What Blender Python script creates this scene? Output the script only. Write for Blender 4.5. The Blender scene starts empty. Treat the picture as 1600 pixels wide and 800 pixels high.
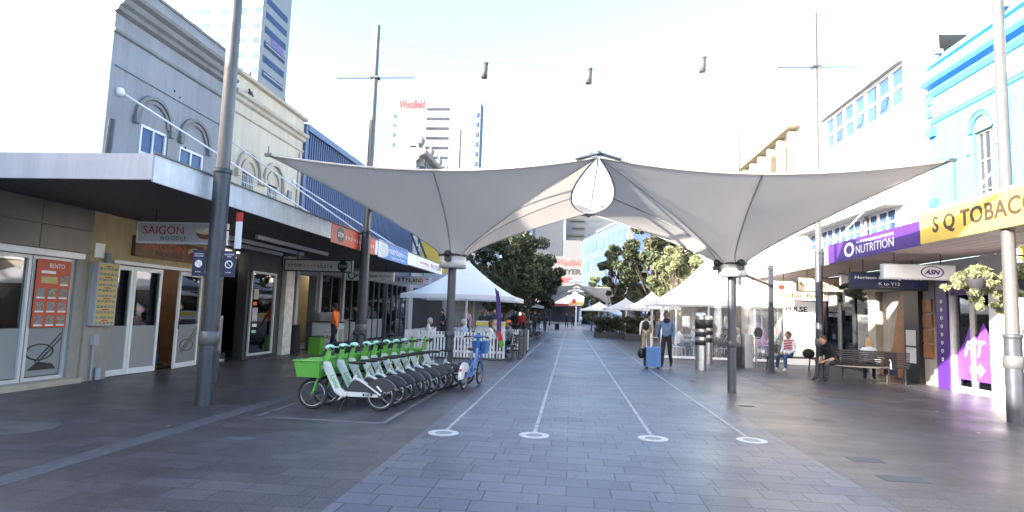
import bpy, bmesh, math, random
import numpy as np
from mathutils import Vector, Matrix
random.seed(7); rng = np.random.default_rng(7)
C = bpy.context.scene.collection
SC = bpy.context.scene
R = math.radians
# ------------------------------------------------------------------ camera, sky, sun, exposure
cam = bpy.data.objects.new('camera', bpy.data.cameras.new('camera')); C.objects.link(cam); SC.camera = cam
cam.data.sensor_width = 36; cam.data.lens = 936/1600*36; cam.data.clip_end = 3000; cam.data.clip_start = 0.05
_p, _r, _y = R(5.435), R(1.95), R(-5.74)
fw = Vector((math.sin(_y)*math.cos(_p), math.cos(_y)*math.cos(_p), math.sin(_p)))
rt = Vector((math.cos(_y), -math.sin(_y), 0)); up = rt.cross(fw)
rr = math.cos(_r)*rt + math.sin(_r)*up; uu = -math.sin(_r)*rt + math.cos(_r)*up
cam.matrix_world = Matrix(((rr.x, uu.x, -fw.x, 0), (rr.y, uu.y, -fw.y, 0), (rr.z, uu.z, -fw.z, 1.6), (0, 0, 0, 1)))
W = bpy.data.worlds.new('World'); SC.world = W; W.use_nodes = True
SUN_EL = R(17.8); TRAVEL = R(34.0)            # light travels towards +x and a little +y
to_sun = Vector((-math.cos(TRAVEL)*math.cos(SUN_EL), -math.sin(TRAVEL)*math.cos(SUN_EL), math.sin(SUN_EL)))
nt = W.node_tree; bg = nt.nodes['Background']
sky = nt.nodes.new('ShaderNodeTexSky'); sky.sky_type = 'NISHITA'; sky.sun_disc = False
sky.sun_elevation = SUN_EL; sky.sun_rotation = math.atan2(to_sun.x, to_sun.y)
sky.air_density = 1.0; sky.dust_density = 3.2; sky.ozone_density = 1.7
nt.links.new(sky.outputs[0], bg.inputs[0]); bg.inputs[1].default_value = 0.15
sun = bpy.data.objects.new('sun', bpy.data.lights.new('sun', 'SUN')); C.objects.link(sun)
sun.data.energy = 4.6; sun.data.angle = R(0.5); sun.data.color = (1.0, 0.93, 0.82)
sun.rotation_euler = to_sun.to_track_quat('Z', 'Y').to_euler()
SC.view_settings.view_transform = 'Standard'; SC.view_settings.look = 'None'
SC.view_settings.exposure = 2.6; SC.view_settings.gamma = 1
SC.render.engine = 'CYCLES'
SC.cycles.max_bounces = 8; SC.cycles.transparent_max_bounces = 16; SC.cycles.sample_clamp_indirect = 8
# ------------------------------------------------------------------ materials
MATS = {}
def srgb(h):
    h = h.lstrip('#'); v = [int(h[i:i+2], 16)/255 for i in (0, 2, 4)]
    return tuple((c/12.92 if c <= .04045 else ((c+.055)/1.055)**2.4) for c in v)
STREAKY = {'grey_render', 'cream_render', 'white_wall', 'lav_paint', 'sky_blue_paint', 'grey_trim', 'cream_trim', 'taupe', 'yellow_render', 'white_paint', 'blue_corrugated', 'tower_white', 'tower_shade', 'pole_silver', 'dark_panel', 'concrete'}
def mat(name, col, rough=.6, metal=0., var=.12, scale=3., bump=0., emit=0., spec=None, trans=0.):
    if name in MATS: return MATS[name]
    if isinstance(col, str): col = srgb(col)
    m = bpy.data.materials.new(name); m.use_nodes = True; n = m.node_tree; b = n.nodes['Principled BSDF']
    b.inputs['Roughness'].default_value = rough; b.inputs['Metallic'].default_value = metal
    if spec is not None: b.inputs['Specular IOR Level'].default_value = spec
    if var > 0:
        tc = n.nodes.new('ShaderNodeTexCoord'); nz = n.nodes.new('ShaderNodeTexNoise'); nz.inputs['Scale'].default_value = scale; nz.inputs['Detail'].default_value = 6
        n.links.new(tc.outputs['Object'], nz.inputs['Vector'])
        rp = n.nodes.new('ShaderNodeValToRGB'); rp.color_ramp.elements[0].position = .3; rp.color_ramp.elements[1].position = .7
        rp.color_ramp.elements[0].color = (*[c*(1-var) for c in col], 1); rp.color_ramp.elements[1].color = (*[min(1, c*(1+var*.6)) for c in col], 1)
        n.links.new(nz.outputs['Fac'], rp.inputs[0]); n.links.new(rp.outputs[0], b.inputs['Base Color'])
        if name in STREAKY:      # rain streaks and grime running down the surface
            mp = n.nodes.new('ShaderNodeMapping'); mp.inputs['Scale'].default_value = (1, 1, .07); n3 = n.nodes.new('ShaderNodeTexNoise'); n3.inputs['Scale'].default_value = 5; n3.inputs['Detail'].default_value = 6; n3.inputs['Roughness'].default_value = .7
            n.links.new(tc.outputs['Object'], mp.inputs[0]); n.links.new(mp.outputs[0], n3.inputs['Vector']); mr = n.nodes.new('ShaderNodeMapRange'); mr.inputs[1].default_value = .42; mr.inputs[2].default_value = .66; mr.inputs[3].default_value = 1; mr.inputs[4].default_value = .84; n.links.new(n3.outputs['Fac'], mr.inputs[0])
            vm = n.nodes.new('ShaderNodeVectorMath'); vm.operation = 'SCALE'; n.links.new(rp.outputs[0], vm.inputs[0]); n.links.new(mr.outputs[0], vm.inputs['Scale']); n.links.new(vm.outputs[0], b.inputs['Base Color'])
        if bump > 0:
            bp = n.nodes.new('ShaderNodeBump'); bp.inputs['Strength'].default_value = bump; bp.inputs['Distance'].default_value = .02
            n2 = n.nodes.new('ShaderNodeTexNoise'); n2.inputs['Scale'].default_value = scale*12; n2.inputs['Detail'].default_value = 4
            n.links.new(tc.outputs['Object'], n2.inputs['Vector']); n.links.new(n2.outputs['Fac'], bp.inputs['Height']); n.links.new(bp.outputs[0], b.inputs['Normal'])
    else: b.inputs['Base Color'].default_value = (*col, 1)
    if emit > 0:
        b.inputs['Emission Color'].default_value = (*col, 1); b.inputs['Emission Strength'].default_value = emit
    if trans > 0:   # thin cloth that lets light through
        out = n.nodes['Material Output']; t = n.nodes.new('ShaderNodeBsdfTranslucent'); t.inputs[0].default_value = (*col, 1)
        mx = n.nodes.new('ShaderNodeMixShader'); mx.inputs[0].default_value = trans
        n.links.new(b.outputs[0], mx.inputs[1]); n.links.new(t.outputs[0], mx.inputs[2]); n.links.new(mx.outputs[0], out.inputs[0])
    MATS[name] = m; return m
def glass_mat(name, tint, refl=.25, rough=.02, opaque=0.):
    if name in MATS: return MATS[name]
    m = bpy.data.materials.new(name); m.use_nodes = True; n = m.node_tree
    for x in list(n.nodes):
        if x.type != 'OUTPUT_MATERIAL': n.nodes.remove(x)
    out = [x for x in n.nodes if x.type == 'OUTPUT_MATERIAL'][0]
    tr = n.nodes.new('ShaderNodeBsdfTransparent'); tr.inputs[0].default_value = (*tint, 1)
    gl = n.nodes.new('ShaderNodeBsdfGlossy'); gl.inputs['Roughness'].default_value = rough; gl.inputs[0].default_value = (.95, .97, 1, 1)
    fr = n.nodes.new('ShaderNodeFresnel'); fr.inputs[0].default_value = 1.5
    mt = n.nodes.new('ShaderNodeMath'); mt.operation = 'MULTIPLY_ADD'; mt.inputs[1].default_value = 1.0; mt.inputs[2].default_value = refl; mt.use_clamp = True
    mx = n.nodes.new('ShaderNodeMixShader')
    n.links.new(fr.outputs[0], mt.inputs[0]); n.links.new(mt.outputs[0], mx.inputs[0])
    if opaque > 0:
        df = n.nodes.new('ShaderNodeBsdfDiffuse'); df.inputs[0].default_value = (*tint, 1)
        m2 = n.nodes.new('ShaderNodeMixShader'); m2.inputs[0].default_value = opaque
        n.links.new(tr.outputs[0], m2.inputs[1]); n.links.new(df.outputs[0], m2.inputs[2]); n.links.new(m2.outputs[0], mx.inputs[1])
    else: n.links.new(tr.outputs[0], mx.inputs[1])
    n.links.new(gl.outputs[0], mx.inputs[2]); n.links.new(mx.outputs[0], out.inputs[0])
    MATS[name] = m; return m
def paving_mat(name, c1, c2, joint, bw, bh, rough, mortar=.006, grain=.2, wet=.12):
    m = bpy.data.materials.new(name); m.use_nodes = True; n = m.node_tree; b = n.nodes['Principled BSDF']; L = n.links.new
    tc = n.nodes.new('ShaderNodeTexCoord')
    br = n.nodes.new('ShaderNodeTexBrick'); br.inputs['Scale'].default_value = 1; br.inputs['Brick Width'].default_value = bw; br.inputs['Row Height'].default_value = bh
    br.inputs['Mortar Size'].default_value = mortar; br.inputs['Mortar Smooth'].default_value = .25; br.offset = .5; br.squash = 1.2; br.squash_frequency = 3; br.inputs['Bias'].default_value = -.1
    br.inputs['Color1'].default_value = (*c1, 1); br.inputs['Color2'].default_value = (*c2, 1); br.inputs['Mortar'].default_value = (*joint, 1)
    L(tc.outputs['Object'], br.inputs['Vector'])
    n1 = n.nodes.new('ShaderNodeTexNoise'); n1.inputs['Scale'].default_value = 55; n1.inputs['Detail'].default_value = 5; L(tc.outputs['Object'], n1.inputs['Vector'])
    n2 = n.nodes.new('ShaderNodeTexNoise'); n2.inputs['Scale'].default_value = .5; n2.inputs['Detail'].default_value = 7; n2.inputs['Roughness'].default_value = .65; L(tc.outputs['Object'], n2.inputs['Vector'])
    mr = n.nodes.new('ShaderNodeMapRange'); mr.inputs[1].default_value = .3; mr.inputs[2].default_value = .7; mr.inputs[3].default_value = 1-grain; mr.inputs[4].default_value = 1+grain; L(n1.outputs['Fac'], mr.inputs[0])
    m2 = n.nodes.new('ShaderNodeMapRange'); m2.inputs[1].default_value = .3; m2.inputs[2].default_value = .7; m2.inputs[3].default_value = .74; m2.inputs[4].default_value = 1.2; L(n2.outputs['Fac'], m2.inputs[0])
    mm = n.nodes.new('ShaderNodeMath'); mm.operation = 'MULTIPLY'; L(mr.outputs[0], mm.inputs[0]); L(m2.outputs[0], mm.inputs[1])
    n4 = n.nodes.new('ShaderNodeTexNoise'); n4.inputs['Scale'].default_value = 7; n4.inputs['Detail'].default_value = 3; L(tc.outputs['Object'], n4.inputs['Vector'])     # gum spots and small stains
    m4 = n.nodes.new('ShaderNodeMapRange'); m4.inputs[1].default_value = .62; m4.inputs[2].default_value = .68; m4.inputs[3].default_value = 1; m4.inputs[4].default_value = .66; L(n4.outputs['Fac'], m4.inputs[0])
    m5 = n.nodes.new('ShaderNodeMath'); m5.operation = 'MULTIPLY'; L(mm.outputs[0], m5.inputs[0]); L(m4.outputs[0], m5.inputs[1]); mm = m5
    vm = n.nodes.new('ShaderNodeVectorMath'); vm.operation = 'SCALE'; L(br.outputs['Color'], vm.inputs[0]); L(mm.outputs[0], vm.inputs['Scale']); L(vm.outputs[0], b.inputs['Base Color'])
    m3 = n.nodes.new('ShaderNodeMapRange'); m3.inputs[1].default_value = .3; m3.inputs[2].default_value = .7; m3.inputs[3].default_value = rough-wet; m3.inputs[4].default_value = rough+wet; L(n2.outputs['Fac'], m3.inputs[0]); L(m3.outputs[0], b.inputs['Roughness'])
    bp = n.nodes.new('ShaderNodeBump'); bp.inputs['Strength'].default_value = .35; bp.inputs['Distance'].default_value = .004
    ma = n.nodes.new('ShaderNodeMath'); ma.operation = 'MULTIPLY_ADD'; ma.inputs[1].default_value = -1; L(br.outputs['Fac'], ma.inputs[0]); L(n1.outputs['Fac'], ma.inputs[2]); L(ma.outputs[0], bp.inputs['Height']); L(bp.outputs[0], b.inputs['Normal'])
    MATS[name] = m; return m
def leaf_mat(name, c1, c2):
    m = bpy.data.materials.new(name); m.use_nodes = True; n = m.node_tree; b = n.nodes['Principled BSDF']; L = n.links.new
    tc = n.nodes.new('ShaderNodeTexCoord'); nz = n.nodes.new('ShaderNodeTexNoise'); nz.inputs['Scale'].default_value = 2.2; nz.inputs['Detail'].default_value = 8; nz.inputs['Roughness'].default_value = .8
    L(tc.outputs['Object'], nz.inputs['Vector']); rp = n.nodes.new('ShaderNodeValToRGB'); rp.color_ramp.elements[0].position = .35; rp.color_ramp.elements[1].position = .65
    rp.color_ramp.elements[0].color = (*c1, 1); rp.color_ramp.elements[1].color = (*c2, 1); L(nz.outputs['Fac'], rp.inputs[0]); L(rp.outputs[0], b.inputs['Base Color'])
    b.inputs['Roughness'].default_value = .55
    t = n.nodes.new('ShaderNodeBsdfTranslucent'); L(rp.outputs[0], t.inputs[0]); mx = n.nodes.new('ShaderNodeMixShader'); mx.inputs[0].default_value = .25
    out = n.nodes['Material Output']; L(b.outputs[0], mx.inputs[1]); L(t.outputs[0], mx.inputs[2]); L(mx.outputs[0], out.inputs[0]); MATS[name] = m; return m
def ribbed_mat(name, col, axis, period, depth=.02, rough=.5):   # corrugated or boarded sheet
    m = mat(name, col, rough, var=.1, scale=1.5); n = m.node_tree; b = n.nodes['Principled BSDF']; L = n.links.new
    tc = n.nodes.new('ShaderNodeTexCoord'); wv = n.nodes.new('ShaderNodeTexWave'); wv.bands_direction = axis; wv.inputs['Scale'].default_value = .3142/period*1.0; wv.inputs['Distortion'].default_value = 0
    L(tc.outputs['Object'], wv.inputs['Vector']); bp = n.nodes.new('ShaderNodeBump'); bp.inputs['Strength'].default_value = 1; bp.inputs['Distance'].default_value = depth
    L(wv.outputs['Fac'], bp.inputs['Height']); L(bp.outputs[0], b.inputs['Normal']); return m
def photo_mat(name, base, scale=9., sat=.9):    # mottled picture print / merchandise behind glass
    m = bpy.data.materials.new(name); m.use_nodes = True; n = m.node_tree; b = n.nodes['Principled BSDF']; L = n.links.new
    tc = n.nodes.new('ShaderNodeTexCoord'); v = n.nodes.new('ShaderNodeTexVoronoi'); v.inputs['Scale'].default_value = scale; L(tc.outputs['Object'], v.inputs['Vector'])
    mx = n.nodes.new('ShaderNodeMix'); mx.data_type = 'RGBA'; mx.inputs[0].default_value = .55; mx.inputs[6].default_value = (*base, 1)
    hs = n.nodes.new('ShaderNodeHueSaturation'); hs.inputs['Saturation'].default_value = sat; hs.inputs['Value'].default_value = .5; L(v.outputs['Color'], hs.inputs['Color']); L(hs.outputs[0], mx.inputs[7]); L(mx.outputs[2], b.inputs['Base Color'])
    b.inputs['Roughness'].default_value = .6; MATS[name] = m; return m
M = MATS
mat('white_paint', (.78, .78, .80), .5, bump=.1); mat('lav_paint', (.42, .43, .49), .5, var=.08, scale=1.2); mat('white_wall', (.80, .80, .78), .7, bump=.2, var=.06)
mat('grey_render', (.265, .27, .295), .85, bump=.3, var=.1, scale=1.1); mat('grey_trim', (.20, .197, .197), .8, var=.12); mat('cream_render', (.55, .485, .39), .85, bump=.3, var=.08, scale=1.1)
mat('cream_trim', (.48, .42, .34), .8, var=.1); mat('yellow_render', (.46, .36, .20), .8, bump=.2, var=.1); mat('taupe', (.33, .305, .275), .7, bump=.1)
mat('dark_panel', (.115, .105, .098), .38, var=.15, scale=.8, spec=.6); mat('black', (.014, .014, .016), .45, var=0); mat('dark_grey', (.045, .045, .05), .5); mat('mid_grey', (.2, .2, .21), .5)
mat('lamp_case', (.08, .08, .085), .5); mat('soffit_brown', (.085, .075, .072), .65); mat('soffit_right', (.40, .34, .30), .6)
mat('pole_dark', (.055, .06, .075), .4, .3, var=.2, scale=6); mat('pole_silver', (.13, .122, .12), .42, .4, var=.12, scale=5); mat('steel', (.55, .55, .56), .3, .9, var=.1, scale=8)
mat('worn_patch', (.12, .108, .10), .55, var=.3, scale=5); mat('drum_metal', (.60, .60, .60), .4, .25, var=.08, scale=8); mat('far_wall', (.085, .09, .10), .8, var=.04, scale=.2); mat('far_blue', (.05, .08, .14), .5, var=.05, scale=.3)  # far_wall is darkened to stand in for shade on the department store
mat('collar_grey', (.12, .12, .125), .45, .4, var=.2, scale=9)
mat('shop_dark_wood', (.09, .045, .022), .6, var=.3, scale=4); mat('ring_white', (.42, .43, .45), .5, var=.2, scale=8)
mat('alu', (.62, .62, .64), .4, .3, var=.05); mat('membrane', (.56, .515, .475), .6, var=.07, scale=.8, trans=.2); mat('membrane_seam', (.34, .33, .34), .6); mat('tent_cloth', (.84, .84, .85), .6, var=.03, trans=.3)
mat('navy', (.018, .025, .075), .4); mat('sign_white', (.78, .78, .80), .35, var=.03); mat('sign_grey', (.36, .36, .38), .4, var=.06); mat('sign_grey_pale', (.55, .56, .58), .4, var=.04)
mat('red', (.55, .03, .03), .5); mat('dark_red', (.24, .02, .03), .5); mat('maroon', (.30, .015, .06), .5); mat('orange_red', (.55, .075, .028), .45, var=.04); mat('orange', (.95, .20, .03), .6); mat('tan', (.5, .38, .22), .6)
mat('sign_blue', (.10, .22, .50), .4); mat('purple', (.06, .018, .19), .4, var=.04); mat('violet', (.22, .05, .5), .4); mat('sign_yellow', (.62, .46, .08), .45, var=.04); mat('ink_brown', (.05, .03, .02), .5, var=0)
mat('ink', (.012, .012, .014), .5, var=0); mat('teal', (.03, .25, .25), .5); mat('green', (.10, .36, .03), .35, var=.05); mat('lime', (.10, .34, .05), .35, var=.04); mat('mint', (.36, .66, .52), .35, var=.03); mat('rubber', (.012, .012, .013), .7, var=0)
mat('bike_white', (.55, .57, .58), .3, var=.03); mat('bike_blue', (.04, .14, .40), .3, var=.04); mat('bike_dark', (.018, .02, .03), .4, var=0); mat('chrome', (.7, .7, .72), .2, 1., var=0)
mat('wood', (.28, .12, .045), .5, var=.25, scale=5); mat('wood_old', (.45, .22, .10), .7, var=.3, scale=6); mat('old_paint', (.62, .60, .56), .7, var=.25, scale=5); mat('slat', (.05, .042, .04), .45, var=.15, scale=6)
mat('skin', (.48, .27, .18), .55, var=.05); mat('skin_dark', (.20, .10, .065), .55, var=.05); mat('hair_black', (.012, .01, .01), .6, var=0); mat('hair_brown', (.09, .045, .02), .6); mat('hair_blond', (.50, .33, .14), .6); mat('hair_grey', (.40, .38, .36), .6)
for k, v in dict(c_blue=(.10, .15, .26), c_navy=(.015, .02, .045), c_black=(.012, .012, .014), c_white=(.70, .71, .74), c_grey=(.16, .17, .19), c_pink=(.50, .30, .42), c_jean=(.05, .09, .20), c_khaki=(.30, .24, .16), c_red=(.45, .04, .04), c_beige=(.55, .50, .42), c_char=(.035, .035, .04), c_lightblue=(.35, .45, .6)).items(): mat(k, v, .85, var=.15, scale=9)
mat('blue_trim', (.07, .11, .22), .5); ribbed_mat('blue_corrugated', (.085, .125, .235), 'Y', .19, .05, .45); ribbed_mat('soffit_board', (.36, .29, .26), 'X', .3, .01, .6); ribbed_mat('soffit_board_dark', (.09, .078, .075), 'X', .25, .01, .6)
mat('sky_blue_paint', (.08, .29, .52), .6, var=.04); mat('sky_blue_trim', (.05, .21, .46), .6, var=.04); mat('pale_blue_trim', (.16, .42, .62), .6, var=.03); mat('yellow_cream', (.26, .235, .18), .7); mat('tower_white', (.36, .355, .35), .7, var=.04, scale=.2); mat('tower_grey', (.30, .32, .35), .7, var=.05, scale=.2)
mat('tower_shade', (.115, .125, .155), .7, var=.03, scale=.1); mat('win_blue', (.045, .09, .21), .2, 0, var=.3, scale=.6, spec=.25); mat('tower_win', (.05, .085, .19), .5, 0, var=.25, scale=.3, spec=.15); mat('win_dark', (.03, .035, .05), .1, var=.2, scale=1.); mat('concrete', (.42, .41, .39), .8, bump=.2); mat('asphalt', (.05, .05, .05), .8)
glass_mat('shop_glass', (.72, .76, .76), .10); glass_mat('glass_teal', (.42, .52, .50), .10); glass_mat('frosted', (.34, .36, .37), .05, .25, .75); glass_mat('clear_screen', (.93, .94, .95), .04, .06, .06)
mat('lamp_glow', (1, .92, .75), .5, var=0, emit=6.); mat('warm_wall', (.30, .22, .10), .7); mat('food_brown', (.16, .07, .03), .5); mat('food_cream', (.6, .5, .35), .6); mat('menu_yellow', (.52, .43, .16), .5, var=.04)
photo_mat('shop_goods', (.05, .05, .055), 4., .7); photo_mat('shop_goods_red', (.35, .03, .03), 5., .6); photo_mat('food_print', (.25, .18, .14), 26., .8); photo_mat('stickers', (.5, .5, .5), 7., .8); photo_mat('poster_print', (.2, .1, .25), 6., .9)
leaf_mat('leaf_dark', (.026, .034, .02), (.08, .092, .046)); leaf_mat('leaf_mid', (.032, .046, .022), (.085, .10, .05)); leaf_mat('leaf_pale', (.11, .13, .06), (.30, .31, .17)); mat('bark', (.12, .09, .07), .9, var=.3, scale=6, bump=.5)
paving_mat('side_paving', (.052, .048, .056), (.080, .073, .082), (.022, .021, .026), .42, .28, .42, .006, .5)
paving_mat('center_paving', (.078, .084, .112), (.112, .119, .148), (.028, .029, .036), .40, .29, .42, .008, .18)
mat('strip_white', (.28, .29, .305), .5, var=.35, scale=8); mat('band_pale', (.082, .083, .096), .5, var=.25, scale=8); mat('patch_blue', (.055, .06, .08), .6, var=.1); mat('line_paint', (.13, .13, .145), .6, var=.5, scale=3.)
# ------------------------------------------------------------------ mesh helpers
class MB:
    def __init__(s): s.v = []; s.f = []; s.m = []; s.sm = []
    def add(s, vs, fs, m=0, smooth=False):
        o = len(s.v); s.v += [tuple(v) for v in vs]
        for f in fs: s.f.append([i+o for i in f]); s.m.append(m); s.sm.append(smooth)
        return s
    def box(s, x0, x1, y0, y1, z0, z1, m=0):
        x0, x1 = min(x0, x1), max(x0, x1); y0, y1 = min(y0, y1), max(y0, y1); z0, z1 = min(z0, z1), max(z0, z1)
        return s.add([(x0,y0,z0),(x1,y0,z0),(x1,y1,z0),(x0,y1,z0),(x0,y0,z1),(x1,y0,z1),(x1,y1,z1),(x0,y1,z1)], [(0,3,2,1),(4,5,6,7),(0,1,5,4),(1,2,6,5),(2,3,7,6),(3,0,4,7)], m)
    def bar(s, p, q, w, h, m=0, upv=(0,0,1)):
        p, q = Vector(p), Vector(q); d = (q-p).normalized(); U = Vector(upv)
        if abs(d.dot(U)) > .98: U = Vector((0,1,0))
        a = d.cross(U).normalized()*w/2; b = a.cross(d).normalized()*h/2
        vs = [p-a-b, p+a-b, p+a+b, p-a+b, q-a-b, q+a-b, q+a+b, q-a+b]
        return s.add(vs, [(0,3,2,1),(4,5,6,7),(0,1,5,4),(1,2,6,5),(2,3,7,6),(3,0,4,7)], m)
    def tube(s, pts, r, seg=8, m=0, cap=True, smooth=True):
        pts = [Vector(p) for p in pts]; n = len(pts); rs = r if isinstance(r, (list, tuple)) else [r]*n
        vs = []; a = None
        for i, p in enumerate(pts):
            d = (pts[min(i+1, n-1)]-pts[max(i-1, 0)]).normalized()
            if a is None: a = d.orthogonal().normalized()
            else: a = (a - d*a.dot(d)); a = a.normalized() if a.length > 1e-6 else d.orthogonal().normalized()
            b = d.cross(a)
            for k in range(seg):
                t = 2*math.pi*k/seg; vs.append(p + (a*math.cos(t)+b*math.sin(t))*rs[i])
        fs = [(i*seg+k, i*seg+(k+1)%seg, (i+1)*seg+(k+1)%seg, (i+1)*seg+k) for i in range(n-1) for k in range(seg)]
        s.add(vs, fs, m, smooth)
        if cap: s.add([vs[k] for k in range(seg)][::-1], [tuple(range(seg))], m); s.add(vs[-seg:], [tuple(range(seg))], m)
        return s
    def lathe(s, c, prof, seg=24, m=0, smooth=True, cap=False):
        vs = []
        for (r, z) in prof:
            for k in range(seg): t = 2*math.pi*k/seg; vs.append((c[0]+r*math.cos(t), c[1]+r*math.sin(t), c[2]+z))
        fs = [(i*seg+k, i*seg+(k+1)%seg, (i+1)*seg+(k+1)%seg, (i+1)*seg+k) for i in range(len(prof)-1) for k in range(seg)]
        s.add(vs, fs, m, smooth)
        if cap: s.add(vs[:seg][::-1], [tuple(range(seg))], m); s.add(vs[-seg:], [tuple(range(seg))], m)
        return s
    def ball(s, c, r, seg=10, rings=7, m=0):
        r = (r, r, r) if not isinstance(r, (tuple, list)) else r; vs = []
        for i in range(rings+1):
            ph = math.pi*i/rings
            for k in range(seg): t = 2*math.pi*k/seg; vs.append((c[0]+r[0]*math.sin(ph)*math.cos(t), c[1]+r[1]*math.sin(ph)*math.sin(t), c[2]-r[2]*math.cos(ph)))
        return s.add(vs, [(i*seg+k, i*seg+(k+1)%seg, (i+1)*seg+(k+1)%seg, (i+1)*seg+k) for i in range(rings) for k in range(seg)], m, True)
    def prism(s, pts, ax, a0, a1, m=0):     # 2-d outline extruded along an axis
        def P(p, a): return {'x': (a, p[0], p[1]), 'y': (p[0], a, p[1]), 'z': (p[0], p[1], a)}[ax]
        n = len(pts); s.add([P(p, a0) for p in pts]+[P(p, a1) for p in pts], [tuple(range(n))[::-1], tuple(range(n, 2*n))]+[(i, (i+1)%n, n+(i+1)%n, n+i) for i in range(n)], m); return s
    def quad(s, a, b, c, d, m=0): return s.add([a, b, c, d], [(0,1,2,3)], m)
    def wall(s, ax, plane, th, a0, a1, z0, z1, ops, m=0):
        # wall in the plane ax = plane, body from plane to plane+th, openings (a0,a1,z0,z1)
        A = sorted({a0, a1, *[min(max(o[i], a0), a1) for o in ops for i in (0, 1)]}); Z = sorted({z0, z1, *[min(max(o[i], z0), z1) for o in ops for i in (2, 3)]})
        for i in range(len(A)-1):
            run = None
            for j in range(len(Z)):
                solid = j < len(Z)-1 and not any(o[0] <= (A[i]+A[i+1])/2 <= o[1] and o[2] <= (Z[j]+Z[j+1])/2 <= o[3] for o in ops)
                if solid and run is None: run = Z[j]
                if not solid and run is not None:
                    if ax == 'x': s.box(plane, plane+th, A[i], A[i+1], run, Z[j], m)
                    else: s.box(A[i], A[i+1], plane, plane+th, run, Z[j], m)
                    run = None
        return s
    def build(s, name, mats, parent=None, fix=True):
        me = bpy.data.meshes.new(name); me.from_pydata(s.v, [], s.f)
        if not isinstance(mats, (list, tuple)): mats = [mats]
        for m in mats: me.materials.append(MATS[m] if isinstance(m, str) else m)
        me.polygons.foreach_set('material_index', s.m); me.polygons.foreach_set('use_smooth', s.sm)
        if fix and len(s.f) < 60000:
            b = bmesh.new(); b.from_mesh(me); bmesh.ops.recalc_face_normals(b, faces=b.faces[:]); b.to_mesh(me); b.free()
        o = bpy.data.objects.new(name, me); C.objects.link(o)
        if parent: o.parent = parent
        return o
def tag(o, label=None, cat=None, group=None, kind=None):
    if label: o['label'] = label
    if cat: o['category'] = cat
    if group: o['group'] = group
    if kind: o['kind'] = kind
    return o
def thing(name, label, cat, loc=(0,0,0), rz=0, group=None):
    o = bpy.data.objects.new(name, None); C.objects.link(o); o.location = loc; o.rotation_euler = (0,0,rz); o.empty_display_size = .2
    return tag(o, label, cat, group)
def struct(name, mb, m): return tag(mb.build(name, m), kind='structure')
def dup(root, loc, rz=0, label=None, group=None):
    def cp(o, par):
        c = o.copy(); C.objects.link(c); c.parent = par
        for ch in [x for x in KIDS.get(o.name, [])]: cp(ch, c)
        return c
    KIDS = {}
    for o in bpy.data.objects:
        if o.parent: KIDS.setdefault(o.parent.name, []).append(o)
    r = cp(root, None); r.location = loc; r.rotation_euler = (0,0,rz)
    if label: r['label'] = label
    if group: r['group'] = group
    return r
FACE = {'-y': ((1,0,0),(0,0,1),(0,-1,0)), '+x': ((0,1,0),(0,0,1),(1,0,0)), '-x': ((0,-1,0),(0,0,1),(-1,0,0)), '+y': ((-1,0,0),(0,0,1),(0,1,0)), 'z': ((1,0,0),(0,1,0),(0,0,1))}
_tc = {}
def text(s, parent, m, loc, h, face='-y', w=None, name='lettering', shear=0., ex=.004, bold=0., at='c', sp=1.):
    key = (s, shear, bold, sp)
    if key not in _tc:
        cu = bpy.data.curves.new('t', 'FONT'); cu.body = s; cu.shear = shear; cu.offset = bold; cu.space_character = sp; cu.resolution_u = 3; cu.fill_mode = 'BOTH'; cu.extrude = 0
        o = bpy.data.objects.new('t', cu); C.objects.link(o); dg = bpy.context.evaluated_depsgraph_get(); me = o.evaluated_get(dg).to_mesh()
        _tc[key] = ([tuple(v.co) for v in me.vertices], [tuple(p.vertices) for p in me.polygons]); o.evaluated_get(dg).to_mesh_clear(); bpy.data.objects.remove(o); bpy.data.curves.remove(cu)
    vs, fs = _tc[key]; xs = [v[0] for v in vs]; ys = [v[1] for v in vs]; x0, x1, y0, y1 = min(xs), max(xs), min(ys), max(ys)
    sy = h/(y1-y0); sx = (w/(x1-x0)) if w else sy; r, u, n = [Vector(a) for a in FACE[face]]; L = Vector(loc); cx = {'c': (x0+x1)/2, 'l': x0, 'r': x1}[at]; cy = (y0+y1)/2
    mb = MB(); mb.add([L + r*(v[0]-cx)*sx + u*(v[1]-cy)*sy + n*ex for v in vs], fs)
    ed = {}
    for f in fs:
        for i in range(len(f)): e = (f[i], f[(i+1)%len(f)]); ed[e] = 1
    o = len(mb.v); mb.v += [tuple(L + r*(v[0]-cx)*sx + u*(v[1]-cy)*sy) for v in vs]
    for (a, b) in ed:
        if (b, a) not in ed: mb.f.append([b, a, a+o, b+o]); mb.m.append(0); mb.sm.append(False)
    return mb.build(name, m, parent, fix=False)
def board(parent, name, m, loc, w, h, face, t=.003):   # thin printed panel lying on a face, centred at loc
    r, u, n = [Vector(a) for a in FACE[face]]; L = Vector(loc); mb = MB()
    a, b, c, d = [L+r*sx*w/2+u*sy*h/2 for sx, sy in ((-1,-1),(1,-1),(1,1),(-1,1))]
    mb.add([a, b, c, d, a+n*t, b+n*t, c+n*t, d+n*t], [(0,3,2,1),(4,5,6,7),(0,1,5,4),(1,2,6,5),(2,3,7,6),(3,0,4,7)])
    return mb.build(name, m, parent)
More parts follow.
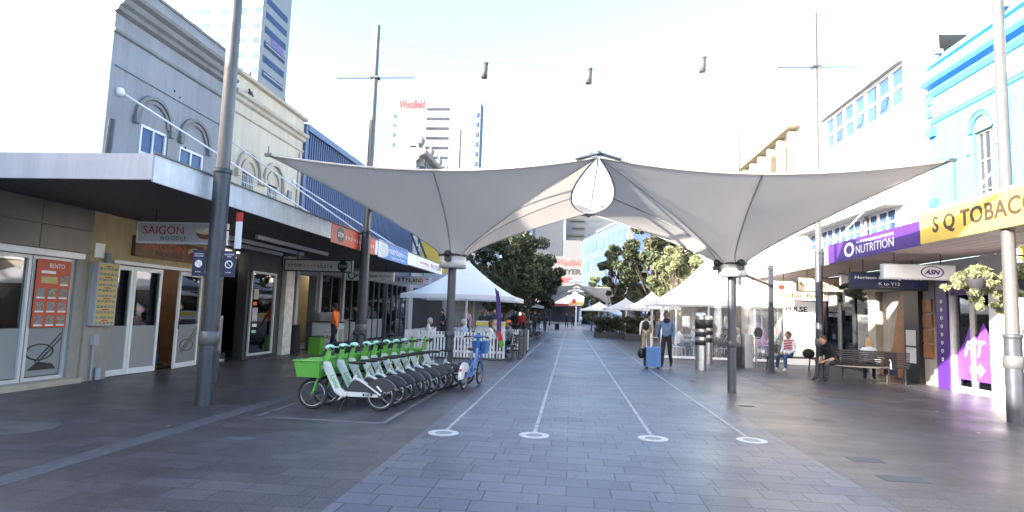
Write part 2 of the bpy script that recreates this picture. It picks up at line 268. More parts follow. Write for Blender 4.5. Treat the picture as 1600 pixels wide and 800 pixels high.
def disc(parent, name, m, loc, rx, rz_, face, t=.003, seg=24, inner=None):
    r, u, n = [Vector(a) for a in FACE[face]]; L = Vector(loc); vs = []; K = seg
    for k in range(K): a = 2*math.pi*k/K; vs.append(L+r*rx*math.cos(a)+u*rz_*math.sin(a)+n*t)
    mb = MB()
    if inner is None: mb.add(vs, [tuple(range(K))]); mb.add([v-n*t for v in vs]+vs, [(k, (k+1)%K, K+(k+1)%K, K+k) for k in range(K)])
    else:
        w = [L+r*rx*inner*math.cos(2*math.pi*k/K)+u*rz_*inner*math.sin(2*math.pi*k/K)+n*t for k in range(K)]
        mb.add(vs+w, [(k, (k+1)%K, K+(k+1)%K, K+k) for k in range(K)]); mb.add([v-n*t for v in vs]+vs, [(k, (k+1)%K, K+(k+1)%K, K+k) for k in range(K)]); mb.add([v-n*t for v in w]+w, [(k, (k+1)%K, K+(k+1)%K, K+k) for k in range(K)])
    return mb.build(name, m, parent)
# ------------------------------------------------------------------ setting: ground and paving
struct('ground', MB().box(-900, 900, -400, 1500, -1.2, -.012), 'asphalt')
struct('side_paving', MB().box(-9.6, 12, -8, 190, -.3, 0), 'side_paving')
struct('central_paving', MB().box(-1.9, 2.9, -8, 190, -.002, .004), 'center_paving')
g = MB(); g.box(-5.02, -4.74, -8, 60, .0, .0035); g.box(4.95, 5.1, 14, 60, .0, .0035); struct('pale_paving_band', g, 'band_pale')
g = MB()
for x, w, y0 in ((-1.62, .05, 8.1), (-.44, .055, 8.25), (1.13, .05, 8.45), (2.46, .05, 8.65)):
    y = y0
    while y < 60:
        l = random.uniform(1.5, 6); g.box(x-w/2, x+w/2, y, y+l-.02, .003, .0085); y += l
struct('pale_paving_strip', g, 'strip_white')
g = MB(); g.box(-4.3, -2.62, 8.35, 8.42, .0, .0032); g.box(-2.62, -2.55, 8.35, 13.5, 0, .0032); g.box(-4.5, -4.43, 8.4, 13, 0, .0032); struct('parking_bay_marking', g, 'line_paint')
g = MB(); g.box(3.35, 3.72, 7.6, 7.85, 0, .003); g.box(3.3, 3.75, 6.75, 6.98, 0, .003); g.box(5.1, 6.0, 12.7, 13.6, 0, .003); g.box(3.1, 3.25, 15.8, 16.5, .0, .003); struct('dark_paving_patch', g, 'patch_blue')
g = MB()
for x, y in ((-6.4, 8.2), (-6.2, 9.3), (-5.0, 11.2), (-6.9, 14.2), (6.8, 13.6), (7.6, 14.2), (5.9, 9.4), (4.6, 6.3), (-3.9, 6.9)): g.box(x-.18, x+.18, y, y+.16, 0, .003)
g.prism([(-5.2, 4.27), (-3.2, 4.12), (-3.2, 4.2), (-5.2, 4.36)], 'z', 0, .003)
struct('pale_paving_patch', g, 'band_pale')
for x, y, w, h, lab in ((-6.0, 12.9, .45, .3, 'small rusty drain grate in the side paving left of the hire bicycles'), (4.2, 10.6, .35, .35, 'small square service cover in the paving right of the white strips'), (3.35, 11.9, .3, .18, 'small drain grate near the right sail post')):
    t = thing('drain_grate', lab, 'drain cover', (x, y, 0), 0, 'small covers let into the paving'); MB().box(-w/2, w/2, -h/2, h/2, 0, .004).build('cover', 'worn_patch', t); g = MB()
    for k in range(5): g.box(-w/2+.03, w/2-.03, -h/2+h*(k+.7)/6, -h/2+h*(k+.95)/6, .0042, .0065)
    g.build('slots', 'dark_grey', t)
struct('worn_manhole_patch', MB().prism([(-6.9+.62*math.cos(a*.35), 6.9+.5*math.sin(a*.35)) for a in range(18)], 'z', 0, .003), 'worn_patch')
for i, (x, y) in enumerate(((-1.62, 7.92), (-.44, 8.08), (1.13, 8.29), (2.46, 8.52))):
    lab = ['leftmost round pale ring cover set in the paving near the green bikes', 'second round pale ring cover from the left in the row across the paving', 'third round pale ring cover from the left in the row across the paving', 'rightmost round pale ring cover set in the paving beside the dark joint'][i]
    t = thing('ground_light', lab, 'ground light', (x, y, .004), 0, 'round covers at the ends of the pale paving strips')
    o = disc(t, 'ring', 'ring_white', (0,0,0), .2, .2, 'z', .007, 32, .56); disc(t, 'lens', 'mid_grey', (0,0,0), .112, .112, 'z', .004, 24)
# ------------------------------------------------------------------ helpers for buildings
def window(parent, ax, plane, out, a0, a1, z0, z1, m='win_blue', fm='white_paint', nx=1, nz=1, fw_=.05, rec=.1, sill=None):
    # out = +1 / -1 outward normal sign; glass set back by rec
    g = MB(); p = plane-out*rec
    def B(mb, a, b, c, d, d0, d1):
        if ax == 'x': mb.box(p+out*d0, p+out*d1, a, b, c, d)
        else: mb.box(a, b, p+out*d0, p+out*d1, c, d)
    B(g, a0, a1, z0, z1, 0, .012); w = g.build('window', m, parent)
    f = MB(); B(f, a0, a1, z0, z0+fw_, .012, .05); B(f, a0, a1, z1-fw_, z1, .012, .05); B(f, a0, a0+fw_, z0+fw_, z1-fw_, .012, .05); B(f, a1-fw_, a1, z0+fw_, z1-fw_, .012, .05)
    for i in range(1, nx): a = a0+(a1-a0)*i/nx; B(f, a-fw_*.35, a+fw_*.35, z0+fw_, z1-fw_, .012, .045)
    for j in range(1, nz): z = z0+(z1-z0)*j/nz; B(f, a0+fw_, a1-fw_, z-fw_*.35, z+fw_*.35, .013, .04)
    f.build('frame', fm, w)
    if sill: s = MB(); B(s, a0-.06, a1+.06, z0-.07, z0-.002, .0, rec+.06); s.build('sill', sill, w)
    return w
def profile_run(mb, plane, out, y0, y1, prof, m=0):   # moulding: prof list of (outwards, z)
    pts = [(plane+out*d, z) for d, z in prof]; mb.prism(pts, 'y', y0, y1, m)
def arch_pts(yc, zc, r0, r1, n=14, legs=0):
    o = [(yc+r1*math.cos(math.pi*i/n), zc+r1*math.sin(math.pi*i/n)) for i in range(n+1)]; q = [(yc+r0*math.cos(math.pi*i/n), zc+r0*math.sin(math.pi*i/n)) for i in range(n, -1, -1)]
    return o, q
def arch_band(mb, x0, x1, yc, zc, r0, r1, m=0, n=16):
    for i in range(n):
        a, b = math.pi*i/n, math.pi*(i+1)/n
        mb.prism([(yc+r0*math.cos(a), zc+r0*math.sin(a)), (yc+r1*math.cos(a), zc+r1*math.sin(a)), (yc+r1*math.cos(b), zc+r1*math.sin(b)), (yc+r0*math.cos(b), zc+r0*math.sin(b))], 'x', x0, x1, m)
XL = -9.35
def shopfront(parent, plane, out, a0, a1, z0, z1, n, glass='shop_glass', fm='alu', kick=0., rail=None, fwid=.06, name='shop_window'):
    x = plane-out*.12
    for i in range(n):
        b0 = a0+(a1-a0)*i/n; b1 = a0+(a1-a0)*(i+1)/n
        g = MB().box(x, x+out*.012, b0+.005, b1-.005, z0+kick+.002, z1-.002).build(name, glass, parent)
        f = MB(); f.box(x+out*.013, x+out*.06, b0, b0+fwid, z0, z1); f.box(x+out*.013, x+out*.06, b1-fwid, b1-.003, z0, z1); f.box(x+out*.013, x+out*.06, b0+fwid, b1-fwid, z1-fwid, z1); f.box(x+out*.013, x+out*.06, b0+fwid, b1-fwid, z0, z0+fwid+kick)
        if rail: f.box(x+out*.013, x+out*.05, b0+fwid, b1-fwid, rail-.02, rail+.02)
        f.build('frame', fm, g)
def frost(parent, plane, out, a0, a1, z0, z1, m='frosted'): return MB().box(plane-out*.105, plane-out*.1, a0, a1, z0, z1).build('frosted_band', m, parent)
# ------------------------------------------------------------------ bento shop (single storey, nearest on the left)
t = thing('bento_shop', 'single storey shop with dark metal panels and sliding glass door, red bento poster on it', 'shop', (XL, 9, 0))
def lp(o): o.matrix_parent_inverse = Matrix.Translation(-o.parent.location); return o
def P(mb, name, m, t): return lp(mb.build(name, m, t))
g = MB(); g.wall('x', XL, -.3, -3, 10.75, 0, 3.31, [(-2.5, 8.2, .12, 2.33), (8.35, 10.5, .12, 2.33)]); P(g, 'wall', 'taupe', t)
g = MB(); g.box(-17, XL-.31, -3, 10.78, 3.7, 3.9); P(g, 'roof', 'concrete', t)
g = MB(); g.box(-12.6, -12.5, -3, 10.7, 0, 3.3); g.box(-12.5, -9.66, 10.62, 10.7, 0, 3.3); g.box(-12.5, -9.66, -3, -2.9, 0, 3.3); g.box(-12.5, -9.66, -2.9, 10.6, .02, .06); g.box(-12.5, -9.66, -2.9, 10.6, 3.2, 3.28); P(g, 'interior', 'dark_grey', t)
for k in range(11):
    for j in range(2):
        y0 = -2.2+k*1.18; y1 = y0+1.165; z0 = 2.47+j*.43
        P(MB().box(XL+.002, XL+.05, y0, min(y1, 10.74), z0, z0+.415), 'cladding_panel', 'dark_panel', t)
def shopfront_p(t, *a, **k):
    e = set(bpy.data.objects); shopfront(t, *a, **k)
    for o in set(bpy.data.objects)-e:
        if o.parent == t: lp(o)
shopfront_p(t, XL, 1, 8.35, 9.6, .12, 2.33, 1, fm='alu'); shopfront_p(t, XL, 1, 9.62, 10.5, .12, 2.33, 1, fm='alu', name='sliding_door'); shopfront_p(t, XL, 1, 5, 8.2, .12, 2.33, 2, fm='alu')
lp(frost(t, XL, 1, 8.42, 9.54, .2, 1.05)); lp(frost(t, XL, 1, 9.69, 10.42, .2, 1.05)); P(MB().box(XL+.002, XL+.06, 8.2, 10.6, 2.34, 2.45), 'lintel', 'alu', t); P(MB().box(XL+.002, XL+.1, 5, 10.75, 0, .1), 'sill', 'cream_trim', t)
g = MB(); arc = [(XL-.095, 9.98+.28*math.cos(a), .62+.14*math.sin(a)) for a in [i*.4 for i in range(17)]]; g.tube(arc, .012, 5); g.tube([(XL-.095, 9.9, .45), (XL-.095, 10.4, .95)], .01, 5); g.tube([(XL-.095, 9.95, .42), (XL-.095, 10.42, .86)], .01, 5); g.prism([(9.75, .3), (10.35, .3), (10.25, .4), (9.95, .45)], 'x', XL-.098, XL-.092); P(g, 'bowl_drawing', 'black', t)
po = lp(board(t, 'poster', 'orange_red', (XL-.03, 10.03, 1.67), .72, 1.22, '+x', .006))
text('BENTO', po, 'sign_white', (XL-.02, 10.08, 2.17), .085, '+x', .32); board(po, 'heading', 'sign_white', (XL-.024, 9.92, 2.05), .3, .05, '+x', .002); board(po, 'notice', 'menu_yellow', (XL-.024, 9.95, 1.91), .34, .12, '+x', .002)
for r_ in range(4):
    for c_ in range(3):
        if r_ == 0 and c_ < 2: continue
        board(po, 'dish_photo', 'food_print', (XL-.024, 9.8+c_*.235, 1.93-r_*.245), .17, .15, '+x', .003); board(po, 'caption', 'sign_white', (XL-.024, 9.8+c_*.235, 1.835-r_*.245), .17, .03, '+x', .003)
# ------------------------------------------------------------------ grey building with the noodle shop
t = thing('grey_building', 'two storey grey rendered building with twin blind arches, white side wall, noodle shop below', 'building', (XL, 13, 0))
g = MB(); g.wall('x', XL, -.35, 10.82, 15.0, 3.32, 8.3, [(11.8, 12.65, 4.2, 5.42), (13.1, 14.05, 4.2, 5.3)]); P(g, 'upper_wall', 'grey_render', t)
P(MB().box(-24, XL-.002, 10.80, 11.2, 3.3, 9.2), 'side_wall', 'white_wall', t)
P(MB().box(-24, XL-.36, 11.21, 15, 8.0, 8.2), 'roof', 'concrete', t)
g = MB(); profile_run(g, XL, 1, 10.75, 15.0, [(0, 7.42), (.1, 7.47), (.12, 7.55), (.2, 7.6), (.22, 7.66), (.1, 7.7), (.1, 7.8), (.2, 7.86), (.22, 7.93), (.03, 8.0), (0, 8.0)]); profile_run(g, XL, 1, 10.78, 15.0, [(.0, 7.0), (.05, 7.03), (.05, 7.09), (0, 7.12)]); g.box(XL-.37, XL+.04, 10.79, 15.02, 8.3, 8.36); P(g, 'cornice', 'grey_trim', t)
P(MB().tube([(XL+.03, 14.75, 3.75), (XL+.03, 14.75, 6.9)], .03, 6), 'downpipe', 'grey_trim', t)
P(MB().tube([(XL+.02, 10.9, 6.35), (XL+.02, 12.4, 6.32), (XL+.02, 14.7, 6.28)], .008, 4), 'cable', 'dark_grey', t)
for yy, zz in ((12.75, 6.5), (12.95, 6.42), (13.3, 5.3), (12.8, 4.9)): P(MB().lathe((XL+.01, yy, zz), [(0, -.03), (.025, 0), (0, .03)], 8), 'wall_fixing', 'dark_grey', t)
P(MB().box(XL+.002, XL+.02, 12.66, 13.09, 4.2, 5.36), 'grey_infill_panel', 'mid_grey', t)
for yc, zc in ((12.15, 5.52), (13.62, 5.5)):
    g = MB(); arch_band(g, XL+.002, XL+.07, yc, zc, .52, .6); arch_band(g, XL+.002, XL+.045, yc, zc, .42, .5); g.box(XL+.002, XL+.1, yc-.62, yc-.5, zc-.16, zc); g.box(XL+.002, XL+.1, yc+.5, yc+.62, zc-.16, zc); P(g, 'arch_moulding', 'grey_trim', t)
for a0, a1, z1 in ((11.8, 12.65, 5.42), (13.1, 14.05, 5.3)):
    lp(window(t, 'x', XL, 1, a0, a1, 4.2, z1, 'win_blue', 'white_paint', 2, 2, .06, .06))
g = MB(); g.wall('x', XL, -.3, 10.76, 15.0, 0, 3.31, [(11.45, 14.62, 0, 2.34)]); P(g, 'shop_wall', 'yellow_render', t)
P(MB().box(XL+.002, XL+.03, 10.77, 11.42, 0, 2.3), 'pilaster', 'taupe', t)
P(MB().box(XL+.002, XL+.06, 11.35, 14.7, 2.34, 2.41), 'door_head', 'sign_white', t)
def leaf_door(t, a0, a1, fro=1.05, ang=0, hinge=0):
    s = (a1-a0); y0, y1 = (0, s) if not hinge else (-s, 0)
    g = MB(); g.box(-.025, .025, y0, y0+.07, .02, 2.32); g.box(-.025, .025, y1-.07, y1, .02, 2.32); g.box(-.025, .025, y0+.07, y1-.07, 2.23, 2.32); g.box(-.025, .025, y0+.07, y1-.07, .02, .14); e = g.build('folding_door', 'sign_white', t)
    e.matrix_parent_inverse = Matrix.Translation(-t.location); e.location = (XL-.1, a0 if not hinge else a1, 0); e.rotation_euler = (0, 0, ang)
    MB().box(-.006, .006, y0+.07, y1-.07, .14, 2.23).build('pane', 'shop_glass', e)
    MB().box(.0065, .010, y0+.07, y1-.07, .14, fro).build('frosted_band', 'frosted', e)
    if hinge:
        MB().tube([(.05, y0+.04, .95), (.05, y0+.04, 1.2)], .012, 6).build('handle', 'black', e)
        q = MB(); q.tube([(.013, (y0+y1)/2+.0+.3*math.cos(a), .55+.14*math.sin(a)) for a in [i*.4 for i in range(17)]], .01, 5); q.tube([(.013, y0+.25, .4), (.013, y1-.1, .95)], .009, 5); q.tube([(.013, y0+.32, .38), (.013, y1-.08, .85)], .009, 5); q.build('bowl_drawing', 'black', e)
    return e
leaf_door(t, 11.48, 12.1); leaf_door(t, 12.12, 12.95, ang=R(-4)); leaf_door(t, 13.5, 14.55, hinge=1, ang=R(6))
g = MB(); g.box(-13, -12.9, 11.2, 15, 0, 3.3); g.box(-12.9, -9.66, 11.1, 11.2, 0, 3.3); g.box(-12.9, -9.66, 14.9, 15, 0, 3.3); g.box(-12.9, -9.66, 11.2, 14.9, .02, .05); g.box(-12.9, -9.66, 11.2, 14.9, 3.2, 3.28); P(g, 'interior', 'shop_dark_wood', t)
P(MB().box(-11.2, -10.6, 11.7, 12.5, .7, .75), 'dining_table', 'wood', t); P(MB().box(-12.3, -11.7, 12.0, 14.4, .7, 1.1), 'serving_counter', 'food_cream', t); P(MB().box(-12.88, -12.6, 11.4, 12.8, 1.3, 2.4), 'drinks_shelf', 'shop_goods', t)
for yy in (11.9, 13.6): P(MB().box(-11.4, -10.2, yy, yy+.1, 3.1, 3.15), 'added_strip_light', 'lamp_glow', t)  # glowing bars added to brighten the noodle shop interior
lp(board(t, 'wall_picture', 'shop_goods', (-12.85, 13.9, 2.0), 1.4, .7, '+x', .02))
P(MB().box(XL+.002, XL+.03, 10.86, 11.1, 2.42, 2.7), 'notice_sheet', 'sign_white', t); P(MB().box(XL+.031, XL+.1, 11.1, 11.2, 2.3, 2.52), 'intercom', 'mid_grey', t)
g = MB(); g.box(XL+.031, XL+.12, 10.95, 11.07, .7, .9); g.tube([(XL+.07, 11.0, .7), (XL+.07, 11.0, .02)], .02, 6); g.tube([(XL+.1, 11.14, .25), (XL+.1, 11.14, .02)], .055, 8); P(g, 'meter_pipe', 'lav_paint', t)
sb = lp(MB().box(XL+.002, XL+.1, 11.85, 14.2, 2.55, 2.98).build('wall_sign', 'food_brown', t)); text('SAIGON', sb, 'orange_red', (XL+.1, 12.75, 2.83), .17, '+x', 1.45); text('NOODLE', sb, 'ink', (XL+.1, 12.95, 2.65), .09, '+x', .9)
disc(sb, 'bowl', 'food_cream', (XL+.101, 13.85, 2.8), .25, .11, '+x', .004); disc(sb, 'bowl', 'maroon', (XL+.106, 13.85, 2.72), .22, .1, '+x', .004)
mb_ = thing('menu_board', 'yellow menu board crowded with dish pictures beside the noodle shop doors', 'menu board', (XL, 11.1, 1.7))
MB().box(.033, .16, -.27, .27, -.62, .62).build('case', 'lav_paint', mb_); bd = board(mb_, 'panel', 'menu_yellow', (.16, 0, 0), .5, 1.2, '+x', .004)
for r_ in range(11):
    if r_ % 2 == 0: board(bd, 'heading', 'red', (.164, 0, .55-r_*.107), .16, .022, '+x', .003)
    for c_ in range(5): board(bd, 'dish_photo', 'food_print', (.164, -.19+c_*.095, .5-r_*.107), .07, .05, '+x', .003)
# ------------------------------------------------------------------ cream building
t = thing('cream_building', 'two storey cream rendered building with barred arched windows above the awning', 'building', (XL, 17, 0))
ops = [(15.85, 16.45, 3.9, 5.35), (17.3, 17.9, 3.9, 5.3)]
g = MB(); g.wall('x', XL, -.35, 15.01, 19.45, 3.32, 8.0, ops); P(g, 'upper_wall', 'cream_render', t); P(MB().box(-20, XL-.36, 15.01, 19.45, 7.6, 7.8), 'roof', 'concrete', t)
g = MB(); profile_run(g, XL, 1, 15.02, 19.5, [(0, 7.2), (.08, 7.25), (.1, 7.33), (.18, 7.38), (.2, 7.46), (.05, 7.5), (0, 7.5)]); profile_run(g, XL, 1, 15.02, 19.5, [(0, 6.85), (.04, 6.88), (.04, 6.93), (0, 6.96)]); profile_run(g, XL, 1, 15.02, 19.5, [(0, 7.95), (.12, 7.98), (.14, 8.06), (-.36, 8.06), (-.36, 8.0), (0, 8.0)]); P(g, 'cornice', 'cream_trim', t)
P(MB().tube([(XL+.03, 19.2, 3.75), (XL+.03, 19.2, 6.8)], .035, 6), 'downpipe', 'cream_trim', t); P(MB().box(XL+.002, XL+.08, 18.5, 18.75, 5.1, 5.35), 'junction_box', 'mid_grey', t)
for i, (a0, a1, z0, z1) in enumerate(ops):
    yc = (a0+a1)/2
    g = MB(); arch_band(g, XL+.002, XL+.09, yc, 5.35, .56, .66); arch_band(g, XL+.002, XL+.05, yc, 5.35, .32, .42); g.box(XL+.002, XL+.12, yc-.7, yc-.54, 5.15, 5.35); g.box(XL+.002, XL+.12, yc+.54, yc+.7, 5.15, 5.35); P(g, 'arch_moulding', 'cream_trim', t)
    w = lp(window(t, 'x', XL, 1, a0, a1, z0, z1, 'win_dark', 'cream_trim', 1, 1, .05, .2)); b = MB()
    for k in range(6): y = a0+.06+k*(a1-a0-.12)/5; b.tube([(XL+.0, y, z0), (XL+.0, y, z1-.05)], .012, 5)
    b.tube([(XL+.01, a0, z0+.35), (XL+.01, a1, z0+.35)], .012, 5); b.tube([(XL+.01, a0, z1-.3), (XL+.01, a1, z1-.3)], .012, 5); b.build('security_bars', 'white_paint', w)
    g = MB(); g.prism([(yc+.3*math.cos(math.pi*k/10), z1+.0+.28*math.sin(math.pi*k/10)) for k in range(11)], 'x', XL-.34, XL+.004); P(g, 'arch_infill', 'cream_trim', t)
g = MB(); g.wall('x', XL, -.3, 15.01, 19.45, 0, 3.31, [(15.2, 16.55, 0, 3.1), (16.7, 18.2, .1, 2.6), (18.6, 18.62, 0, 3.0)]); P(g, 'shop_wall', 'dark_grey', t)
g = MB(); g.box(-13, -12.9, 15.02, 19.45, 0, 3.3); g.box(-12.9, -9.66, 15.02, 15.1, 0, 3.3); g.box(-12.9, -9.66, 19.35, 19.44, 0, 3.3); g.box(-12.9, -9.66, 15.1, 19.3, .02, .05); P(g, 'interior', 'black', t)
shopfront_p(t, XL+.13, 1, 16.7, 18.15, .1, 2.58, 1, 'glass_teal', 'alu', rail=None); P(MB().box(-10.5, -10.4, 16.8, 18.1, .3, 2.3), 'window_display', 'glass_teal', t)
for y, z, w_, h_, m_ in ((16.95, 2.3, .3, .12, 'sign_blue'), (16.98, 1.9, .28, .3, 'stickers'), (16.95, 1.62, .2, .1, 'orange'), (16.98, 1.3, .3, .4, 'stickers'), (17.0, .98, .26, .09, 'sign_white'), (16.98, .8, .24, .08, 'mint')): P(MB().box(XL+.06, XL+.064, y-w_/2, y+w_/2, z-h_/2, z+h_/2), 'window_sticker', m_, t)
P(MB().box(XL+.002, XL+.16, 18.62, 19.2, 0, 3.2), 'pillar', 'old_paint', t); P(MB().box(XL+.002, XL+.1, 15.02, 15.18, 0, 2.5), 'door_post', 'wood_old', t)
P(MB().box(-10.0, -9.7, 15.75, 16.05, 0, 1.25), 'security_gate', 'sign_grey', t)
for x, z in ((-7.7, 3.2), (-8.5, 3.18), (-9.2, 3.16)): P(MB().box(x-.04, x+.04, 13.9, 18.2, z, z+.1), 'ceiling_beam', 'sign_grey_pale', t)
sn = thing('shop_board', 'small black board lettered imo standing at foot of the orange door post', 'sign', (XL+.25, 15.1, 0)); MB().box(-.02, .02, -.14, .14, .0, .3).build('panel', 'black', sn); text('imo', sn, 'sign_white', (.021, 0, .12), .09, '+x', .22)
# ------------------------------------------------------------------ blue corrugated building
t = thing('blue_building', 'building clad in blue corrugated metal with glass shopfronts under the awning', 'building', (XL, 26, 0))
g = MB(); g.box(XL-.3, XL, 19.62, 33.9, 3.32, 7.7); P(g, 'corrugated_wall', 'blue_corrugated', t)
g = MB()
y = 19.75
while y < 33.8: g.box(XL+.001, XL+.035, y, y+.05, 3.75, 7.68); y += .19
P(g, 'ribs', 'blue_trim', t); g = MB(); g.box(XL-.31, XL+.09, 19.47, 19.62, 3.32, 7.9); g.box(XL-.31, XL+.11, 19.62, 33.9, 7.7, 7.92); g.box(XL-.31, XL+.09, 33.9, 34.05, 3.32, 7.9); P(g, 'trim', 'blue_trim', t); P(MB().box(-20, XL-.32, 19.5, 34, 7.4, 7.6), 'roof', 'concrete', t)
ops = [(19.6, 21.3, 0, 2.7), (21.7, 23.6, .08, 2.8), (24.0, 26.6, .08, 2.9), (26.9, 29.4, .08, 2.9), (29.8, 33.4, .08, 2.9)]
g = MB(); g.wall('x', XL, -.3, 19.46, 34, 0, 3.31, ops); P(g, 'shop_wall', 'mid_grey', t)
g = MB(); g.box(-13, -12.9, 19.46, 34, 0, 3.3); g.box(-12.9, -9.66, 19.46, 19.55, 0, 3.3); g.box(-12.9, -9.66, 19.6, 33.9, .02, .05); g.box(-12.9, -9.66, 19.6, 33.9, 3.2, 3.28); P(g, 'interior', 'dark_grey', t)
P(MB().box(-11.5, -11.4, 24.2, 27.2, .1, 3.0), 'lit_wall', 'warm_wall', t); P(MB().box(-11.2, -11.0, 28.3, 33.5, .1, 2.6), 'shop_shelves', 'shop_goods', t)
for a0, a1, z0, z1 in ops[1:]: shopfront_p(t, XL+.1, 1, a0, a1, z0, z1, max(2, int((a1-a0)/.8)), 'shop_glass', 'dark_grey', fwid=.045)
for a0, a1 in ((24.1, 26.5), (27.0, 29.3)): lp(frost(t, XL+.1, 1, a0, a1, .2, 1.1))
P(MB().box(XL-.08, XL-.07, 28.2, 28.6, 1.3, 2.3), 'yellow_poster', 'sign_yellow', t); P(MB().box(XL-.08, XL-.07, 25.0, 25.9, .4, 2.8), 'lit_panel', 'menu_yellow', t)
for yy in (22.5, 25.3, 28.2, 31.2): P(MB().box(-11.6, -10.2, yy, yy+.12, 3.12, 3.17), 'added_strip_light', 'lamp_glow', t)  # more added glowing bars, lifting the dim rooms behind the shopfronts
P(MB().box(-12.8, -12.4, 19.8, 23.8, .6, 2.3), 'cafe_shelves', 'shop_goods', t)
for y in (19.5, 21.4, 23.7, 26.65, 29.5): P(MB().box(XL+.002, XL+.1, y, y+.2, 0, 3.3), 'pilaster', 'sign_grey' if y < 24 else 'dark_grey', t)
# ------------------------------------------------------------------ ornate white terrace and further left buildings
t = thing('white_terrace', 'tall white terrace with ornate bracketed cornice rising behind the blue corrugated building', 'building', (XL, 40, 0))
g = MB(); g.prism([(XL+.0, 0), (XL, 11.3), (-9.9, 11.3), (-16.5, 9.0), (-16.5, 0)], 'y', 34.1, 34.5); P(g, 'side_wall', 'lav_paint', t)
ops = [(35.2+k*2.3, 36.3+k*2.3, z, z+1.9) for k in range(4) for z in (4.6, 8.0)]
g = MB(); g.wall('x', XL, -.4, 34.5, 45, 0, 11.2, ops+[(35, 44, .1, 2.9)]); P(g, 'front_wall', 'lav_paint', t)
for o_ in ops: lp(window(t, 'x', XL, 1, *o_, 'win_dark', 'white_paint', 2, 2, .07, .15, 'grey_trim'))
g = MB(); profile_run(g, XL, 1, 34.05, 45, [(0, 10.4), (.15, 10.5), (.2, 10.7), (.55, 10.85), (.6, 11.1), (.1, 11.2), (0, 11.2)]); profile_run(g, XL, 1, 34.1, 45, [(0, 7.2), (.15, 7.25), (.2, 7.4), (0, 7.45)])
for k in range(18): g.box(XL+.003, XL+.4, 34.4+k*.6, 34.6+k*.6, 10.15, 10.6)
g.box(XL-.4, XL+.1, 34.1, 35.1, 11.2, 11.6); P(g, 'cornice', 'grey_trim', t)
for k in range(5): P(MB().lathe((XL+.1, 34.7+k*2.5, 11.2), [(.2, 0), (.22, .1), (.1, .2), (.22, .45), (.25, .6), (.1, .8), (.02, .95)], 10), 'urn', 'grey_trim', t)
P(MB().box(XL+.002, XL+1.6, 36.6, 36.75, 3.9, 6.4), 'yellow_blade_sign', 'sign_yellow', t); P(MB().box(XL-1.5, XL-.2, 35, 44, 0, 3), 'shop_interior', 'black', t)
for nm, lab, y0, y1, h, cm, mz in (('beige_terrace', 'beige two storey terrace hidden mostly behind the big tree on the left', 45.2, 58, 8.5, 'cream_render', 'cream_trim'), ('grey_terrace', 'grey shop terrace beyond the big dark tree on the left', 58.2, 78, 9.5, 'tower_grey', 'grey_trim'), ('pale_terrace', 'pale shop terrace far down the left side of the mall', 78.2, 110, 8.0, 'lav_paint', 'grey_trim')):
    t = thing(nm, lab, 'building', (XL, (y0+y1)/2, 0)); n = int((y1-y0)/3); ops = [(y0+1+k*3, y0+2.3+k*3, 4.6, 6.6) for k in range(n)]; g = MB(); g.wall('x', XL, -.4, y0, y1, 0, h, ops+[(y0+.5, y1-.5, .1, 2.9)]); P(g, 'front_wall', cm, t)
    for o_ in ops: lp(window(t, 'x', XL, 1, *o_, 'win_dark', 'white_paint', 1, 2, .07, .15))
    P(MB().box(XL-1.5, XL-.41, y0, y1, 0, 3), 'shop_goods', 'shop_goods', t); P(MB().box(-16, XL-.41, y0, y1, h-.4, h-.2), 'roof', 'concrete', t); P(MB().box(XL-.1, XL+.25, y0, y1, h, h+.3), 'cornice', mz, t); P(MB().box(XL+.002, -6.2, y0, y1, 3.2, 3.6), 'awning', 'lav_paint', t)
# unseen block added to throw shade over the near end of the mall
t = thing('shade_block', 'unseen plain block added beyond the first shop on the left to shade the mall', 'building', (-21, -10, 0)); P(MB().box(-27, -18, -60, 4.9, 0, 10.3), 'walls', 'taupe', t)
# ------------------------------------------------------------------ left awning with its fascia signs
t = thing('street_awning', 'long cantilevered white awning over the left shops with sign panels along its edge', 'awning', (-6, 16, 3.3))
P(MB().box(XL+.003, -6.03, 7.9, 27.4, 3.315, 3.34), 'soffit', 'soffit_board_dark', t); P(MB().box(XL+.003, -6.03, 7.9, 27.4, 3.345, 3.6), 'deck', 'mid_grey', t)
P(MB().box(-24, -6.0, 7.86, 7.9, 3.32, 3.7), 'end_fascia', 'lav_paint', t)
P(MB().box(-6.03, -6.0, 7.901, 14.33, 3.3, 3.7), 'fascia', 'white_paint', t); P(MB().box(-6.03, -6.0, 17.75, 27.4, 3.25, 3.72), 'fascia', 'white_paint', t); P(MB().box(-6.0, -5.97, 7.86, 27.4, 3.7, 3.725), 'gutter_lip', 'grey_trim', t)
f = lp(MB().box(-6.03, -5.995, 14.34, 17.7, 3.22, 3.74).build('sign_panel', 'orange_red', t)); disc(f, 'emblem', 'dark_grey', (-5.995, 14.95, 3.47), .25, .2, '+x'); text('STM', f, 'sign_white', (-5.992, 14.95, 3.47), .12, '+x', .36, bold=.02); text('snowsurfskate', f, 'sign_white', (-5.995, 16.45, 3.47), .14, '+x', 2.3, sp=1.5)
f = lp(MB().box(-6.0, -5.985, 18.0, 21.4, 3.2, 3.76).build('sign_panel', 'sign_blue', t)); board(f, 'end_panel', 'sign_white', (-5.985, 18.25, 3.48), .5, .52, '+x'); disc(f, 'emblem', 'sign_grey_pale', (-5.98, 18.6, 3.48), .45, .24, '+x'); text('nutrition', f, 'sign_white', (-5.985, 19.9, 3.52), .2, '+x', 1.5); text('station', f, 'mint', (-5.985, 20.95, 3.5), .16, '+x', .6); text('HEALTH & FITNESS', f, 'sign_white', (-5.985, 20.2, 3.3), .07, '+x', 1.6)
